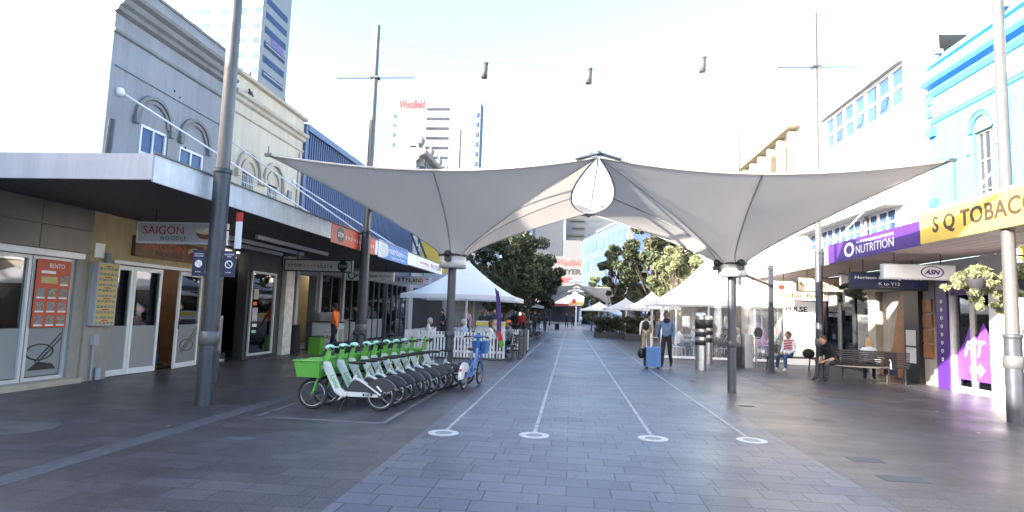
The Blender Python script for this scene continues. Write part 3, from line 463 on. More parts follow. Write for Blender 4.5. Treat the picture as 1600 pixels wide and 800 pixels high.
f = lp(MB().box(-6.0, -5.985, 22.9, 27.2, 3.28, 3.68).build('sign_panel', 'sign_white', t)); text('everything', f, 'red', (-5.985, 23.9, 3.48), .17, '+x', 1.5)
for k, (ch, m_) in enumerate(zip('PARTYLAND', ('red', 'sign_blue', 'green', 'orange', 'red', 'purple', 'sign_blue', 'orange', 'green'))): text(ch, f, m_, (-5.985, 25.2+k*.22, 3.48), .2, '+x', .19, bold=.03)
for (a, b) in (((-9.3, 11.08, 5.85), (-6.1, 13.6, 3.72)), ((-9.3, 15.0, 6.0), (-6.1, 16.6, 3.75)), ((-9.3, 18.9, 5.7), (-6.1, 20.4, 3.76))):
    r_ = P(MB().tube([a, b], .022, 6).lathe((a[0]-.02, a[1], a[2]), [(.0, -.09), (.07, -.07), (.09, 0), (.07, .07), (0, .09)], 10), 'stay_rod', 'white_paint', t)
for y in (24.0, 25.2): P(MB().bar((-6.2, y, 3.74), (-7.1, y+1.2, 5.2), .06, .06), 'sign_strut', 'black', t)
# ------------------------------------------------------------------ hanging light boxes under the left awning
def hang_sign(name, lab, x0, x1, y, z0, z1, m='sign_grey_pale', th=.14, ztop=3.32, rim='alu'):
    t = thing(name, lab, 'sign', ((x0+x1)/2, y, z0)); w, h = x1-x0, z1-z0
    MB().box(-w/2, w/2, .0, th, 0, h).build('case', rim, t); board(t, 'face_panel', m, (0, 0, h/2), w-.06, h-.06, '-y', .004)
    for s in (-.32, .32): MB().tube([(s*w, th/2, h), (s*w, th/2, ztop-z0)], .012, 6).build('hanger', 'black', t)
    return t, w, h
t, w, h = hang_sign('hanging_sign', 'grey hanging light box reading SAIGON NOODLE with a bowl drawing', -8.05, -6.33, 10.3, 2.66, 3.06, 'sign_grey')
text('SAIGON', t, 'maroon', (-.33, -.004, h*.62), .15, '-y', .8); text('NOODLE', t, 'ink', (-.12, -.004, h*.25), .075, '-y', .5, sp=1.3)
g = MB(); g.prism([(.5+.19*math.cos(math.pi+math.pi*k/12), .22+.13*math.sin(math.pi+math.pi*k/12)) for k in range(13)], 'y', -.008, -.004); g.build('bowl', 'food_brown', t); disc(t, 'soup', 'food_cream', (.5, -.008, .24), .19, .06, '-y', .003)
MB().bar((.45, -.014, .24), (.62, -.014, .34), .012, .006).bar((.49, -.014, .23), (.66, -.014, .33), .012, .006).build('chopsticks', 'sign_white', t)
t, w, h = hang_sign('hanging_sign', 'grey hanging light box reading snowsurfskate with a round black badge', -8.5, -6.42, 17.0, 2.62, 2.98, 'sign_grey_pale', rim='black')
text('snow', t, 'ink', (-.7, -.004, h*.5), .085, '-y', .42, sp=1.2); text('surf', t, 'orange_red', (-.25, -.004, h*.5), .11, '-y', .36, sp=1.2); text('skate', t, 'ink', (.22, -.004, h*.5), .13, '-y', .46, sp=1.2)
disc(t, 'badge', 'ink', (.76, -.004, h/2), .155, .155, '-y', .004); text('STM', t, 'sign_grey', (.76, -.008, h/2), .085, '-y', .24, bold=.02)
t, w, h = hang_sign('hanging_sign', 'white hanging light box reading nutrition station', -8.75, -6.85, 22.6, 2.66, 3.02, 'sign_white')
disc(t, 'emblem', 'teal', (-.72, -.004, h/2), .16, .15, '-y', .004, inner=.62); text('nutrition', t, 'ink', (-.12, -.004, h*.56), .15, '-y', .85, bold=.015); text('station', t, 'mid_grey', (.6, -.004, h*.56), .13, '-y', .5); text('CAFE', t, 'teal', (.55, -.004, h*.2), .05, '-y')
t, w, h = hang_sign('hanging_sign', 'white hanging light box with multicoloured lettering PARTYLAND', -8.1, -6.1, 25.6, 2.7, 3.06, 'sign_white')
for k, (ch, m_) in enumerate(zip('PARTYLAND', ('red', 'orange', 'sign_blue', 'ink', 'purple', 'teal', 'maroon', 'green', 'red'))): text(ch, t, m_, (-.72+k*.165, -.004, h/2), .19, '-y', .15, bold=.04)
text('*', t, 'violet', (.84, -.004, h*.55), .2, '-y', bold=.03)
# ------------------------------------------------------------------ right side
XR = 10.0
t = thing('blue_corner_building', 'sky blue painted two storey building with arched windows and white cornice', 'building', (XR, 13, 0))
g = MB(); ops = [(15.1, 15.8, 4.3, 6.5), (12.7, 13.4, 4.3, 6.5), (10.3, 11.0, 4.3, 6.5)]; g.wall('x', XR, .35, 6, 17.6, 3.97, 8.9, ops); P(g, 'upper_wall', 'sky_blue_paint', t)
for a0, a1, z0, z1 in ops:
    yc = (a0+a1)/2; w = lp(window(t, 'x', XR, -1, a0, a1, z0, z1, 'win_dark', 'yellow_cream', 3, 3, .05, .14)); g = MB(); g.prism([(yc+.34*math.cos(math.pi*k/12), z1+.001+.34*math.sin(math.pi*k/12)) for k in range(13)], 'x', XR-.006, XR+.002); P(g, 'arch_light', 'yellow_cream', t)
    g = MB(); arch_band(g, XR-.06, XR-.002, yc, z1, .36, .48); P(g, 'arch_moulding', 'sky_blue_trim', t); g = MB(); arch_band(g, XR-.1, XR-.002, yc, z1, .49, .62); g.box(XR-.08, XR-.002, yc-.6, yc-.5, 6.0, z1); g.box(XR-.08, XR-.002, yc+.5, yc+.6, 6.0, z1); P(g, 'hood_moulding', 'pale_blue_trim', t)
g = MB(); profile_run(g, XR, -1, 6, 17.55, [(0, 7.25), (.05, 7.28), (.05, 7.34), (0, 7.36)]); profile_run(g, XR, -1, 6, 17.6, [(0, 8.0), (.06, 8.02), (.12, 8.1), (.14, 8.14), (0, 8.14)]); profile_run(g, XR, -1, 6, 17.6, [(0, 8.3), (.18, 8.34), (.25, 8.42), (.25, 8.46), (0, 8.5)]); P(g, 'cornice', 'sky_blue_trim', t)
P(MB().box(XR-.05, XR-.002, 6, 17.55, 7.4, 7.95), 'frieze', 'white_paint', t); g = MB(); profile_run(g, XR, -1, 6, 17.65, [(0, 8.9), (.1, 8.92), (.12, 9.02), (-.3, 9.02), (-.3, 8.92)]); P(g, 'parapet_cap', 'pale_blue_trim', t)
for z in (4.9, 6.9, 7.45, 7.8): P(MB().box(XR-.14, XR-.002, 17.3, 17.58, z, z+.25), 'corner_bracket', 'sky_blue_trim', t)
for y in (11.9, 14.2, 16.7): P(MB().box(XR-.3, XR-.1, y, y+.16, 9.02, 9.14), 'roof_lamp', 'mid_grey', t)
P(MB().box(XR+.36, 24, 6, 17.6, 8.4, 8.6), 'roof', 'concrete', t)
ops = [(9, 13.2, .1, 2.9), (15.5, 17.0, .06, 2.75)]
g = MB(); g.wall('x', XR, .3, 6, 17.6, 0, 3.39, ops); P(g, 'shop_wall', 'white_paint', t); g = MB(); g.box(13, 13.1, 6, 17.6, 0, 3.3); g.box(XR+.31, 13, 17.5, 17.6, 0, 3.3); g.box(XR+.31, 13, 13.8, 13.9, 0, 3.3); g.box(XR+.31, 13, 6, 17.5, .02, .05); P(g, 'interior', 'dark_grey', t)
shopfront_p(t, XR, -1, 15.5, 17.0, .06, 2.75, 2, 'shop_glass', 'alu'); shopfront_p(t, XR, -1, 9, 13.2, .1, 2.9, 3, 'shop_glass', 'dark_grey')
P(MB().box(XR-.006, XR-.002, 15.56, 16.94, 2.45, 2.72), 'window_header', 'purple', t)
g = MB(); g.prism([(16.9, .3), (15.6, .3), (15.6, 1.3), (15.85, 1.75), (16.1, 1.35), (16.35, 1.7), (16.6, 1.25), (16.9, .95)], 'x', XR+.09, XR+.095); dcl = P(g, 'window_decal', 'violet', t)
text('FIT', dcl, 'sign_white', (XR+.085, 16.2, 1.1), .4, '-x', .8, shear=.3, bold=.02); g = MB(); g.prism([(16.4, .5), (16.05, .5), (16.05, .4), (15.85, .58), (16.05, .76), (16.05, .66), (16.4, .66)], 'x', XR+.084, XR+.088); g.build('arrow', 'sign_white', dcl)
P(MB().box(XR-.06, XR-.004, 17.02, 17.5, 0, 2.9), 'purple_banner', 'purple', t)
for k in range(8): disc(t, 'banner_mark', 'sign_white', (XR-.061, 17.26, 2.3-k*.22), .05, .05, '-x', .003, 12, .55).matrix_parent_inverse = Matrix.Translation(-t.location)
# white building with ribbon window
t = thing('white_modern_building', 'plain white modern building with a long ribbon window high on its wall', 'building', (XR, 22, 0))
ops = [(18.9, 24.7, 8.45, 9.7), (19.5, 26.3, 4.5, 5.3)]
g = MB(); g.wall('x', XR, .35, 17.66, 26.9, 3.97, 10.4, ops); P(g, 'upper_wall', 'white_wall', t); P(MB().box(XR+.36, 24, 17.66, 26.9, 10, 10.2), 'roof', 'concrete', t)
for k in range(7):
    a = 18.9+k*5.8/7; lp(window(t, 'x', XR, -1, a+.01, a+5.8/7-.01, 8.45, 9.05, 'win_blue', 'white_paint', 1, 1, .045, .1)); lp(window(t, 'x', XR, -1, a+.01, a+5.8/7-.01, 9.07, 9.7, 'win_blue', 'white_paint', 1, 1, .045, .1))
for k in (1, 3, 5): a = 18.9+k*5.8/7; P(MB().bar((XR-.04, a+.1, 9.02), (XR-.3, a+.1, 8.8), .04, .04).bar((XR-.3, a+.1, 8.8), (XR-.3, a+.75, 8.8), .04, .04).bar((XR-.3, a+.75, 8.8), (XR-.04, a+.75, 9.02), .04, .04), 'open_sash', 'grey_trim', t)
for k in range(6): a = 19.5+k*6.8/6; lp(window(t, 'x', XR, -1, a+.02, a+6.8/6-.02, 4.5, 5.3, 'win_blue', 'white_paint', 2, 1, .05, .06))
g = MB(); g.box(XR-.16, XR-.002, 18.8, 24.8, 9.72, 9.8); P(g, 'hood', 'grey_trim', t); P(MB().tube([(XR-.05, 21.3, 8.4), (XR-.05, 21.3, 4.1)], .05, 8), 'downpipe', 'grey_trim', t)
g = MB(); g.tube([(XR-.5, 19, 5.55), (XR-.5, 26.5, 5.55)], .015, 5)
for k in range(30): g.tube([(XR-.5, 19+k*.25, 5.55), (XR-.5, 19+k*.25, 5.3)], .008, 4)
g.box(XR-.55, XR-.002, 19, 26.5, 5.28, 5.31); P(g, 'ledge_rail', 'grey_trim', t)
ops = [(19.2, 20.9, .0, 2.7), (21.4, 26.2, .0, 2.8)]
g = MB(); g.wall('x', XR, .3, 17.66, 26.9, 0, 3.39, ops); P(g, 'shop_wall', 'taupe', t); g = MB(); g.box(13, 13.1, 17.66, 26.9, 0, 3.3); g.box(XR+.31, 13, 17.7, 17.8, 0, 3.3); g.box(XR+.31, 13, 21.1, 21.2, 0, 3.3); g.box(XR+.31, 13, 26.8, 26.9, 0, 3.3); g.box(XR+.31, 13, 17.8, 26.8, .02, .05); P(g, 'interior', 'dark_grey', t)
g = MB(); g.prism([(19.22, .02), (20.88, .02), (20.88, .5), (20.4, .6), (20.1, .95), (19.95, 1.5), (19.7, 2.2), (19.5, 2.68), (19.22, 2.68)][::-1], 'x', XR+.1, XR+.18); P(g, 'curved_timber_panel', 'wood', t); P(MB().box(XR+.22, XR+.28, 19.2, 20.9, 0, 2.7), 'cream_panel', 'taupe', t)
P(MB().box(XR-.14, XR-.002, 18.2, 18.95, 0, 3.2), 'black_column', 'black', t)
for k in range(4): P(MB().box(XR-.06, XR-.003, 17.72, 18.14, .75+k*.42, 1.12+k*.42), 'notice_plaque', 'wood', t)
for k in range(2): P(MB().box(XR-.15, XR-.141, 18.35, 18.85, .55+k*.5, 1.0+k*.5), 'notice_sheet', 'sign_grey_pale', t)
shopfront_p(t, XR, -1, 21.4, 26.2, .02, 2.8, 4, 'shop_glass', 'black', fwid=.09); P(MB().box(11.2, 11.3, 22.2, 24.6, 1.3, 2.6), 'red_display', 'shop_goods_red', t); P(MB().box(11.6, 11.7, 24.8, 26.2, .4, 2.0), 'shelf_display', 'shop_goods', t)
P(MB().box(XR-.1, XR-.002, 19.1, 26.4, 2.83, 3.3), 'shop_sign_band', 'sign_grey', t)
# cream finned building
t = thing('cream_finned_building', 'cream building with tall vertical fins between its upper windows', 'building', (XR, 31, 0))
g = MB(); g.wall('x', XR, .35, 27.0, 37, 0, 10.3, [(27.8, 36.6, 6.2, 9.9), (27.3, 36.5, .1, 2.9)]); P(g, 'wall', 'cream_render', t); P(MB().box(XR+.36, 24, 27, 37, 9.8, 10), 'roof', 'concrete', t)
for k in range(6): lp(window(t, 'x', XR, -1, 27.85+k*1.45, 29.2+k*1.45, 6.2, 9.9, 'win_dark', 'dark_grey', 3, 2, .06, .2)); P(MB().box(XR-.35, XR-.002, 27.5+k*1.45, 27.82+k*1.45, 5.9, 10.2), 'fin', 'yellow_cream', t)
P(MB().box(XR-.5, XR-.003, 27.0, 37, 10.31, 10.45), 'eave', 'yellow_cream', t); P(MB().box(XR+.36, XR+1, 27.1, 36.9, 0, 3), 'shop_interior', 'shop_goods', t)
for nm, lab, y0, y1, h, cm in (('white_shop_terrace', 'white shop terrace beyond the cream finned building', 37.2, 56, 9.2, 'white_wall'), ('brick_shop_terrace', 'pale terrace partly behind the trees on the right side', 56.2, 82, 8, 'cream_render')):
    t = thing(nm, lab, 'building', (XR+1, (y0+y1)/2, 0)); n = int((y1-y0)/3); ops = [(y0+1+k*3, y0+2.3+k*3, 4.8, 6.8) for k in range(n)]; g = MB(); g.wall('x', XR+1, .4, y0, y1, 0, h, ops+[(y0+.5, y1-.5, .1, 2.9)]); P(g, 'front_wall', cm, t)
    for o_ in ops: lp(window(t, 'x', XR+1, -1, *o_, 'win_blue', 'white_paint', 1, 2, .07, .15))
    P(MB().box(XR+1.41, XR+2.5, y0, y1, 0, 3), 'shop_goods', 'shop_goods', t); P(MB().box(XR+1.41, 20, y0, y1, h-.4, h-.2), 'roof', 'concrete', t); P(MB().box(8, XR+.998, y0, y1, 3.2, 3.6), 'awning', 'white_paint', t)
# right awning
t = thing('street_awning', 'awning over the right hand shops carrying yellow and purple fascia signs', 'awning', (7.6, 16, 3.4))
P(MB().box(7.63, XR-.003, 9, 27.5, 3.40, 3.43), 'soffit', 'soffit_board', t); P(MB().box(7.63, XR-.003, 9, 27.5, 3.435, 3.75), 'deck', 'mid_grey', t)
f = P(MB().box(7.6, 7.63, 8.5, 13.86, 3.4, 4.05), 'sign_panel', 'sign_yellow', t)
text('S Q TOBACCONIST', f, 'ink_brown', (7.6, 11.25, 3.73), .40, '-x', 4.3, bold=.03, sp=1.05)
f = P(MB().box(7.6, 7.63, 13.88, 18.62, 3.38, 3.93), 'sign_panel', 'purple', t); f2 = text('NUTRITION', f, 'sign_white', (7.6, 15.9, 3.6), .22, '-x', 1.9); text('AUSTRALIAN SPORTS', f, 'sign_white', (7.6, 15.9, 3.8), .06, '-x', 1.9); disc(f, 'emblem', 'sign_white', (7.6, 17.25, 3.65), .3, .2, '-x', .004, 24, .6)
f = P(MB().box(7.6, 7.63, 18.64, 23.2, 3.36, 3.9), 'sign_panel', 'sign_grey_pale', t); text('Gong cha', f, 'ink_brown', (7.6, 21.6, 3.62), .26, '-x', 2.0); board(f, 'green_panel', 'sign_grey', (7.6, 19.5, 3.63), 1.4, .5, '-x')
f = P(MB().box(7.6, 7.63, 23.22, 27.5, 3.36, 3.9), 'fascia', 'white_paint', t); P(MB().box(7.57, 7.6, 8.5, 27.5, 4.06, 4.1), 'gutter_lip', 'white_paint', t)
for (a, b) in (((XR, 16.6, 6.0), (7.7, 15.0, 4.0)), ((XR, 14.0, 6.0), (7.7, 12.6, 4.0)), ((XR, 19.5, 6.2), (7.7, 18.4, 4.0))): P(MB().tube([a, b], .022, 6), 'stay_rod', 'white_paint', t)
# hanging signs, right
def hs(lab, x0, x1, y, z0, z1, m, rim='alu'): return hang_sign('hanging_sign', lab, x0, x1, y, z0, z1, m, rim=rim, ztop=3.4)
t, w, h = hs('white hanging light box with oval logo reading ASN', 7.66, 9.35, 15.6, 2.76, 3.13, 'sign_white'); disc(t, 'oval', 'purple', (.3, -.004, h/2), .27, .15, '-y', .004, 32, .88); text('ASN', t, 'purple', (.3, -.004, h/2), .12, '-y', .38, shear=.35, bold=.04)
t, w, h = hs('dark navy hanging sign reading Horizon Learning Centre K to Y12', 7.65, 9.65, 17.3, 2.58, 3.05, 'navy', 'black'); text('Horizon Learning Centre', t, 'sign_white', (-.02, -.004, h*.66), .1, '-y', 1.75, bold=.01); text('K to Y12', t, 'sign_white', (0, -.004, h*.34), .085, '-y', .55, bold=.01); text('English Maths Science', t, 'sign_grey', (0, -.004, h*.14), .03, '-y', .5)
t, w, h = hs('cream hanging light box with black frame reading Gong cha', 7.68, 9.6, 21.3, 2.66, 3.16, 'food_cream', 'black'); text('Gong cha', t, 'ink_brown', (-.15, -.004, h/2), .2, '-y', 1.45)
t, w, h = hs('cream and white hanging sign reading Urban Boshi', 7.62, 9.5, 23.4, 2.45, 3.1, 'food_cream', 'sign_white'); text('Urban Boshi', t, 'ink_brown', (.1, -.004, .17), .16, '-y', 1.55, bold=.02); disc(t, 'emblem', 'red', (-.7, -.004, .46), .12, .09, '-y'); text('JAPANESE MADE', t, 'ink_brown', (.15, -.004, .47), .08, '-y', 1.2)
t, w, h = hs('white hanging sign reading Gong behind the navy sign', 8.4, 9.9, 19.6, 2.75, 3.15, 'sign_white'); text('Gong', t, 'ink', (-.1, -.004, h*.5), .22, '-y', .7, bold=.03)
t, w, h = hs('yellow hanging light box lettered S at the right edge', 8.3, 9.6, 12.0, 2.87, 3.2, 'sign_yellow'); text('SQ TOBACCO', t, 'ink', (0, -.004, h/2), .2, '-y', 1.1, bold=.03)
t = thing('wall_sign', 'pale shop sign board reading PULSE beside the dark doorway', 'sign', (8.8, 24.2, 0)); MB().box(-.58, .58, 0, .1, 0, 2.42).build('panel', 'sign_white', t); text('PULSE', t, 'ink', (-.12, 0, 2.12), .2, '-y', .8, bold=.03); text('TEA ORGANICS', t, 'ink', (-.08, 0, 1.85), .1, '-y', .9)
t = thing('tiled_pier', 'dark red tiled pier between the tea shop and the pale sign board', 'pier', (9.75, 26.7, 0)); MB().box(-.25, .25, -.1, .2, 0, 3.35).build('shaft', 'dark_red', t); MB().box(-.27, .27, -.12, .22, 0, .12).build('plinth', 'black', t)
# ------------------------------------------------------------------ towers and far buildings
def tower(nm, lab, x0, x1, y0, y1, h, m='tower_white', fl=3.4, wins=None, side=None, z0=4, wm='tower_win'):
    t = thing(nm, lab, 'tower', ((x0+x1)/2, (y0+y1)/2, 0)); P(MB().box(x0, x1, y0, y1, 0, h), 'walls', m, t)
    z = z0
    n = 0
    while z < h-3 and n < 45:
        for a, b in (wins or []): P(MB().box(x0+a, x0+b, y0-.06, y0-.001, z, z+1.5), 'window', wm, t); n += 1
        if side:
            sx = x1 if side > 0 else x0; P(MB().box(sx+side*.001, sx+side*.06, y0+1.5, y1-1.5, z, z+1.5), 'window', wm, t); n += 1
        z += fl
    return t
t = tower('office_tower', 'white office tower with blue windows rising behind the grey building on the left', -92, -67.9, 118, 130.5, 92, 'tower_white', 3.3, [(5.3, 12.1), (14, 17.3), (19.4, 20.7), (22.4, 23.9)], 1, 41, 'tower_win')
lp(text('Westfield', t, 'violet', (-67.82, 125, 60), 2.0, '+x', 6))
for z in (48, 51.3, 57.9): P(MB().box(-67.9, -67.6, 120, 129, z+.2, z+.6), 'ledge', 'concrete', t)
t = thing('shopping_centre_tower', 'pale slab tower with narrow dark slits and a red script sign reading Westfield', 'tower', (-46, 215, 0))
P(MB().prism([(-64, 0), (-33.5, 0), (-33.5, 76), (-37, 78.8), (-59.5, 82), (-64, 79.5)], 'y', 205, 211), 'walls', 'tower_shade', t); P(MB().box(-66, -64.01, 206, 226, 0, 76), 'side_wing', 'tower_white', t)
for k in range(10): P(MB().box(-53, -45, 204.8, 204.99, 73-k*3.55, 73.8-k*3.55), 'window_slit', 'win_dark', t)
for k in range(10): P(MB().box(-35, -34.2, 204.8, 204.99, 70.5-k*3.55, 72-k*3.55), 'window', 'tower_win', t); P(MB().box(-65.6, -64.6, 205.8, 205.99, 70.5-k*3.55, 72-k*3.55), 'window', 'win_blue', t)
lp(text('Westfield', t, 'dark_red', (-58.6, 204.9, 75.2), 3.1, '-y', 9.3, shear=.15, bold=.02))
for nm, lab, x0, x1, y, h, m in (('white_tower', 'sunlit white residential tower with balcony bands at the end, behind the dark tree', -26, -4, 250, 46, 'tower_white'), ('white_tower', 'taller sunlit white tower with flat bands right of the other far one', -3, 18, 262, 50, 'tower_white')):
    t = thing(nm, lab, 'tower', ((x0+x1)/2, y, 0)); P(MB().box(x0, x1, y, y+18, 0, h), 'walls', m, t)
    for k in range(11): P(MB().box(x0+1+(k%3), x0+8, y-1.2, y-.01, h-4-k*3.3, h-3.2-k*3.3), 'balcony', 'yellow_cream', t); P(MB().box(x0+10, x0+16, y-.1, y-.01, h-4-k*3.3, h-2.8-k*3.3), 'window', 'tower_grey', t)
t = thing('blue_glass_block', 'small block with blue window bands left of the sunlit towers', 'tower', (-14, 190, 0)); P(MB().box(-17, -12.5, 185, 200, 0, 33), 'walls', 'tower_shade', t)
for k in range(8): P(MB().box(-16.5, -13, 184.8, 184.99, 30-k*3.2, 31.6-k*3.2), 'window', 'win_blue', t)
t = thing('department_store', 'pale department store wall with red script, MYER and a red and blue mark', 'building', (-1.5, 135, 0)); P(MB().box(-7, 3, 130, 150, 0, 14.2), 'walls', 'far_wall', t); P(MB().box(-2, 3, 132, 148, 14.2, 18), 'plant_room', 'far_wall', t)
lp(text('Westfield', t, 'red', (-.4, 130, 12.9), 1.5, '-y', 5.2, shear=.3, bold=.03)); lp(text('MYER', t, 'ink', (-.1, 130, 10.9), 1.15, '-y', 4.6, bold=.05)); g = MB(); g.prism([(-2.6, 8.5), (1.5, 8.9), (-.6, 8.9), (.2, 9.5), (-2.6, 9.6)], 'y', 129.9, 129.99); P(g, 'red_mark', 'red', t); g = MB(); g.prism([(-.8, 8.75), (2.5, 8.8), (2.5, 9.1), (.2, 9.15)], 'y', 129.8, 129.89); P(g, 'blue_mark', 'sign_blue', t)
t = thing('glass_office_block', 'blue glass office block stepping down towards the end of the mall', 'building', (9, 125, 0))
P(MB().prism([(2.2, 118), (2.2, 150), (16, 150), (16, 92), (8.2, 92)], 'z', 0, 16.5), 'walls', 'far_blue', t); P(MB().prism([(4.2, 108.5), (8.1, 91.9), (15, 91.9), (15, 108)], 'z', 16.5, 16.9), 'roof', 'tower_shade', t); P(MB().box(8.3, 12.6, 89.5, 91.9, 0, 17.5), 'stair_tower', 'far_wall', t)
P(MB().box(9.0, 11.9, 89.3, 89.49, 2, 17), 'glazing', 'tower_win', t)
for k in range(4):
    for j in range(5):
        a = (2.2+6*(j+.1)/5, 118-26*(j+.1)/5); b = (2.2+6*(j+.82)/5, 118-26*(j+.82)/5); z = 3.4+k*3.3; P(MB().add([(a[0]-.06, a[1]-.02, z), (b[0]-.06, b[1]-.02, z), (b[0]-.06, b[1]-.02, z+2), (a[0]-.06, a[1]-.02, z+2), (a[0], a[1], z), (b[0], b[1], z), (b[0], b[1], z+2), (a[0], a[1], z+2)], [(0,1,2,3),(4,5,6,7),(0,1,5,4),(3,2,6,7),(0,3,7,4),(1,2,6,5)]), 'window', 'tower_win', t)
t = thing('grey_apartment_block', 'pale blue tower block seen just right of the right hand tree', 'building', (20, 95, 0)); P(MB().box(14.5, 24, 92, 110, 0, 15), 'walls', 'tower_grey', t)
for k in range(4): P(MB().box(15, 23.5, 91.8, 91.99, 2.5+k*3.2, 4.2+k*3.2), 'window', 'win_blue', t)
t = thing('corner_shop_block', 'low white shop block closing the far end of the mall', 'building', (-2, 120, 0)); P(MB().box(-12, 2, 112, 124, 0, 6), 'walls', 'white_wall', t); P(MB().box(-9, 1.5, 111.7, 111.99, .3, 3), 'shop_window', 'win_dark', t); P(MB().box(-10, 2, 110, 112, 3.2, 3.6), 'awning', 'dark_red', t)
# ------------------------------------------------------------------ street poles
def street_pole(lab, x, y, top, zc=3.75, bar=None, r=.135):
    t = thing('street_pole', lab, 'pole', (x, y, 0), 0, 'tall tapering light poles along the mall')
    MB().lathe((0,0,0), [(r, 0), (r, 1.0), (r*.96, zc)], 20, cap=True).build('lower_shaft', 'pole_dark', t); MB().lathe((0,0,0), [(r*.8, zc+.001), (r*.78, zc+1.2), (r*.5, top)], 18, cap=True).build('upper_shaft', 'pole_silver', t)
    MB().lathe((0,0,0), [(r+.004, .93), (r+.02, .95), (r+.02, 1.13), (r+.004, 1.15)], 20, cap=True).build('collar', 'collar_grey', t); MB().box(r-.01, r+.03, -.05, .05, .35, .85).build('access_hatch', 'pole_dark', t)
    MB().lathe((0,0,0), [(r+.002, zc-.05), (r+.012, zc-.03), (r+.012, zc+.03), (r*.8, zc+.03)], 20).build('joint_ring', 'pole_dark', t)
    if bar: MB().tube([(-1.15, 0, bar), (1.15, 0, bar)], .018, 6).box(-.12, .12, -.12, .12, bar-.03, bar+.03).build('cross_arm', 'pole_dark', t)
    return t
pl1 = street_pole('nearest left light pole, with blue no smoking signs strapped to it', -5.72, 9.12, 12.5)
street_pole('left light pole with a thin cross arm, standing behind the green bikes', -5.83, 16.4, 9.87, 3.75, 8.28); street_pole('farther left light pole rising behind the white sail beside the slit windowed tower', -5.95, 30, 11.0, 3.75)
street_pole('nearest right light pole at the right edge of the view', 7.78, 11.48, 13.5, 1.5); street_pole('right light pole with thin cross arm behind the park bench', 7.44, 18.9, 11.35, 3.75, 9.57, .11); street_pole('farther right light pole above the white tents', 7.8, 29.0, 10.6, 3.75)  # nearest right pole turns pale low down, its colour standing in for sunlight
for i, (a, b, z, lab) in enumerate(((-.36, -.145, 0, 'blue plate with red mark strapped left of the nearest left pole'), (.15, .37, 0, 'blue no smoking plate strapped on the right of the nearest left pole'))):
    t = thing('plate_sign', lab, 'sign', (-5.72, 9.08, 2.02)); MB().box(a, b, -.01, 0, 0, .42).build('plate', 'navy' if i else 'sign_blue', t) if i else MB().box(a, b, -.01, 0, 0, .42).build('plate', 'navy', t)
    c = (a+b)/2; disc(t, 'ring', 'sign_white', (c, -.01, .2), .065, .065, '-y', .003, 20, .76) if i else disc(t, 'ring', 'sign_white', (c, -.01, .2), .062, .062, '-y', .003, 20); MB().bar((c-.045, -.014, .245), (c+.045, -.014, .155), .004, .012, upv=(0,1,0)).build('slash', 'sign_white' if i else 'red', t)
    text('NO SMOKING' if i else 'ALCOHOL', t, 'sign_white', (c, -.01, .36), .022, '-y', .16); text('AREA' if i else 'FREE ZONE', t, 'sign_white', (c, -.01, .325), .02, '-y'); text('$110 fine', t, 'sign_white', (c, -.01, .07), .02, '-y')
    MB().box(min(a, .14)-.0, max(b, -.14), .0, .012, .3, .33).build('strap', 'steel', t)
t = thing('blade_sign', 'narrow white sign with a red top edge on the right of the nearest left pole', 'sign', (-5.5, 9.3, 2.5)); MB().box(-.03, .07, 0, .03, 0, .45).build('panel', 'sign_white', t); MB().box(-.03, .07, -.002, .032, .451, .6).build('top_band', 'red', t); MB().bar((-.2, .015, .3), (-.03, .015, .3), .02, .02).build('bracket', 'pole_dark', t)
for x, y, z, lab in ((-2.75, 17.2, 8.82, 'leftmost of the three small cylinder lamps hung over the mall'), (.37, 17.6, 8.79, 'middle one of the three small cylinder lamps hung over the mall'), (3.78, 17.9, 9.25, 'rightmost of the three small cylinder lamps hung over the mall')):
    t = thing('hanging_lamp', lab, 'lamp', (x, y, z), 0, 'cylinder lamps hung over the mall'); MB().lathe((0,0,0), [(.0, -.23), (.1, -.23), (.1, .2), (.0, .2)], 16).build('housing', 'lamp_case', t); MB().lathe((0,0,0), [(.115, .2), (.13, .24), (.03, .26)], 16).build('cap', 'mid_grey', t)
t = thing('catenary_wire', 'thin wire strung between the cross arm poles that carries the small lamps', 'wire', (0, 17.5, 8)); pts = [(-5.83, 16.4, 9.5), (-2.75, 17.2, 9.1), (.37, 17.6, 9.07), (3.78, 17.9, 9.53), (7.44, 18.9, 10.6)]; P(MB().tube(pts, .008, 4), 'cable', 'mid_grey', t)
t = thing('awning_mast', 'short dark post standing on the awning in front of the white side wall', 'post', (-7.35, 8.6, 3.6)); MB().tube([(0, 0, 0), (0.03, 0, .85)], .05, 8).build('shaft', 'pole_dark', t); MB().box(-.15, -.05, -.05, .05, 0, .12).build('base', 'pole_dark', t)
t = thing('street_lamp', 'slim cream street lamp with flat head in front of the olive tree on the right', 'lamp', (6.5, 38, 0)); MB().tube([(0,0,0), (0,0,5.1)], [.07, .05], 8).build('post', 'sign_white', t); MB().box(-.6, .3, -.15, .15, 5.1, 5.2).build('head', 'sign_white', t)
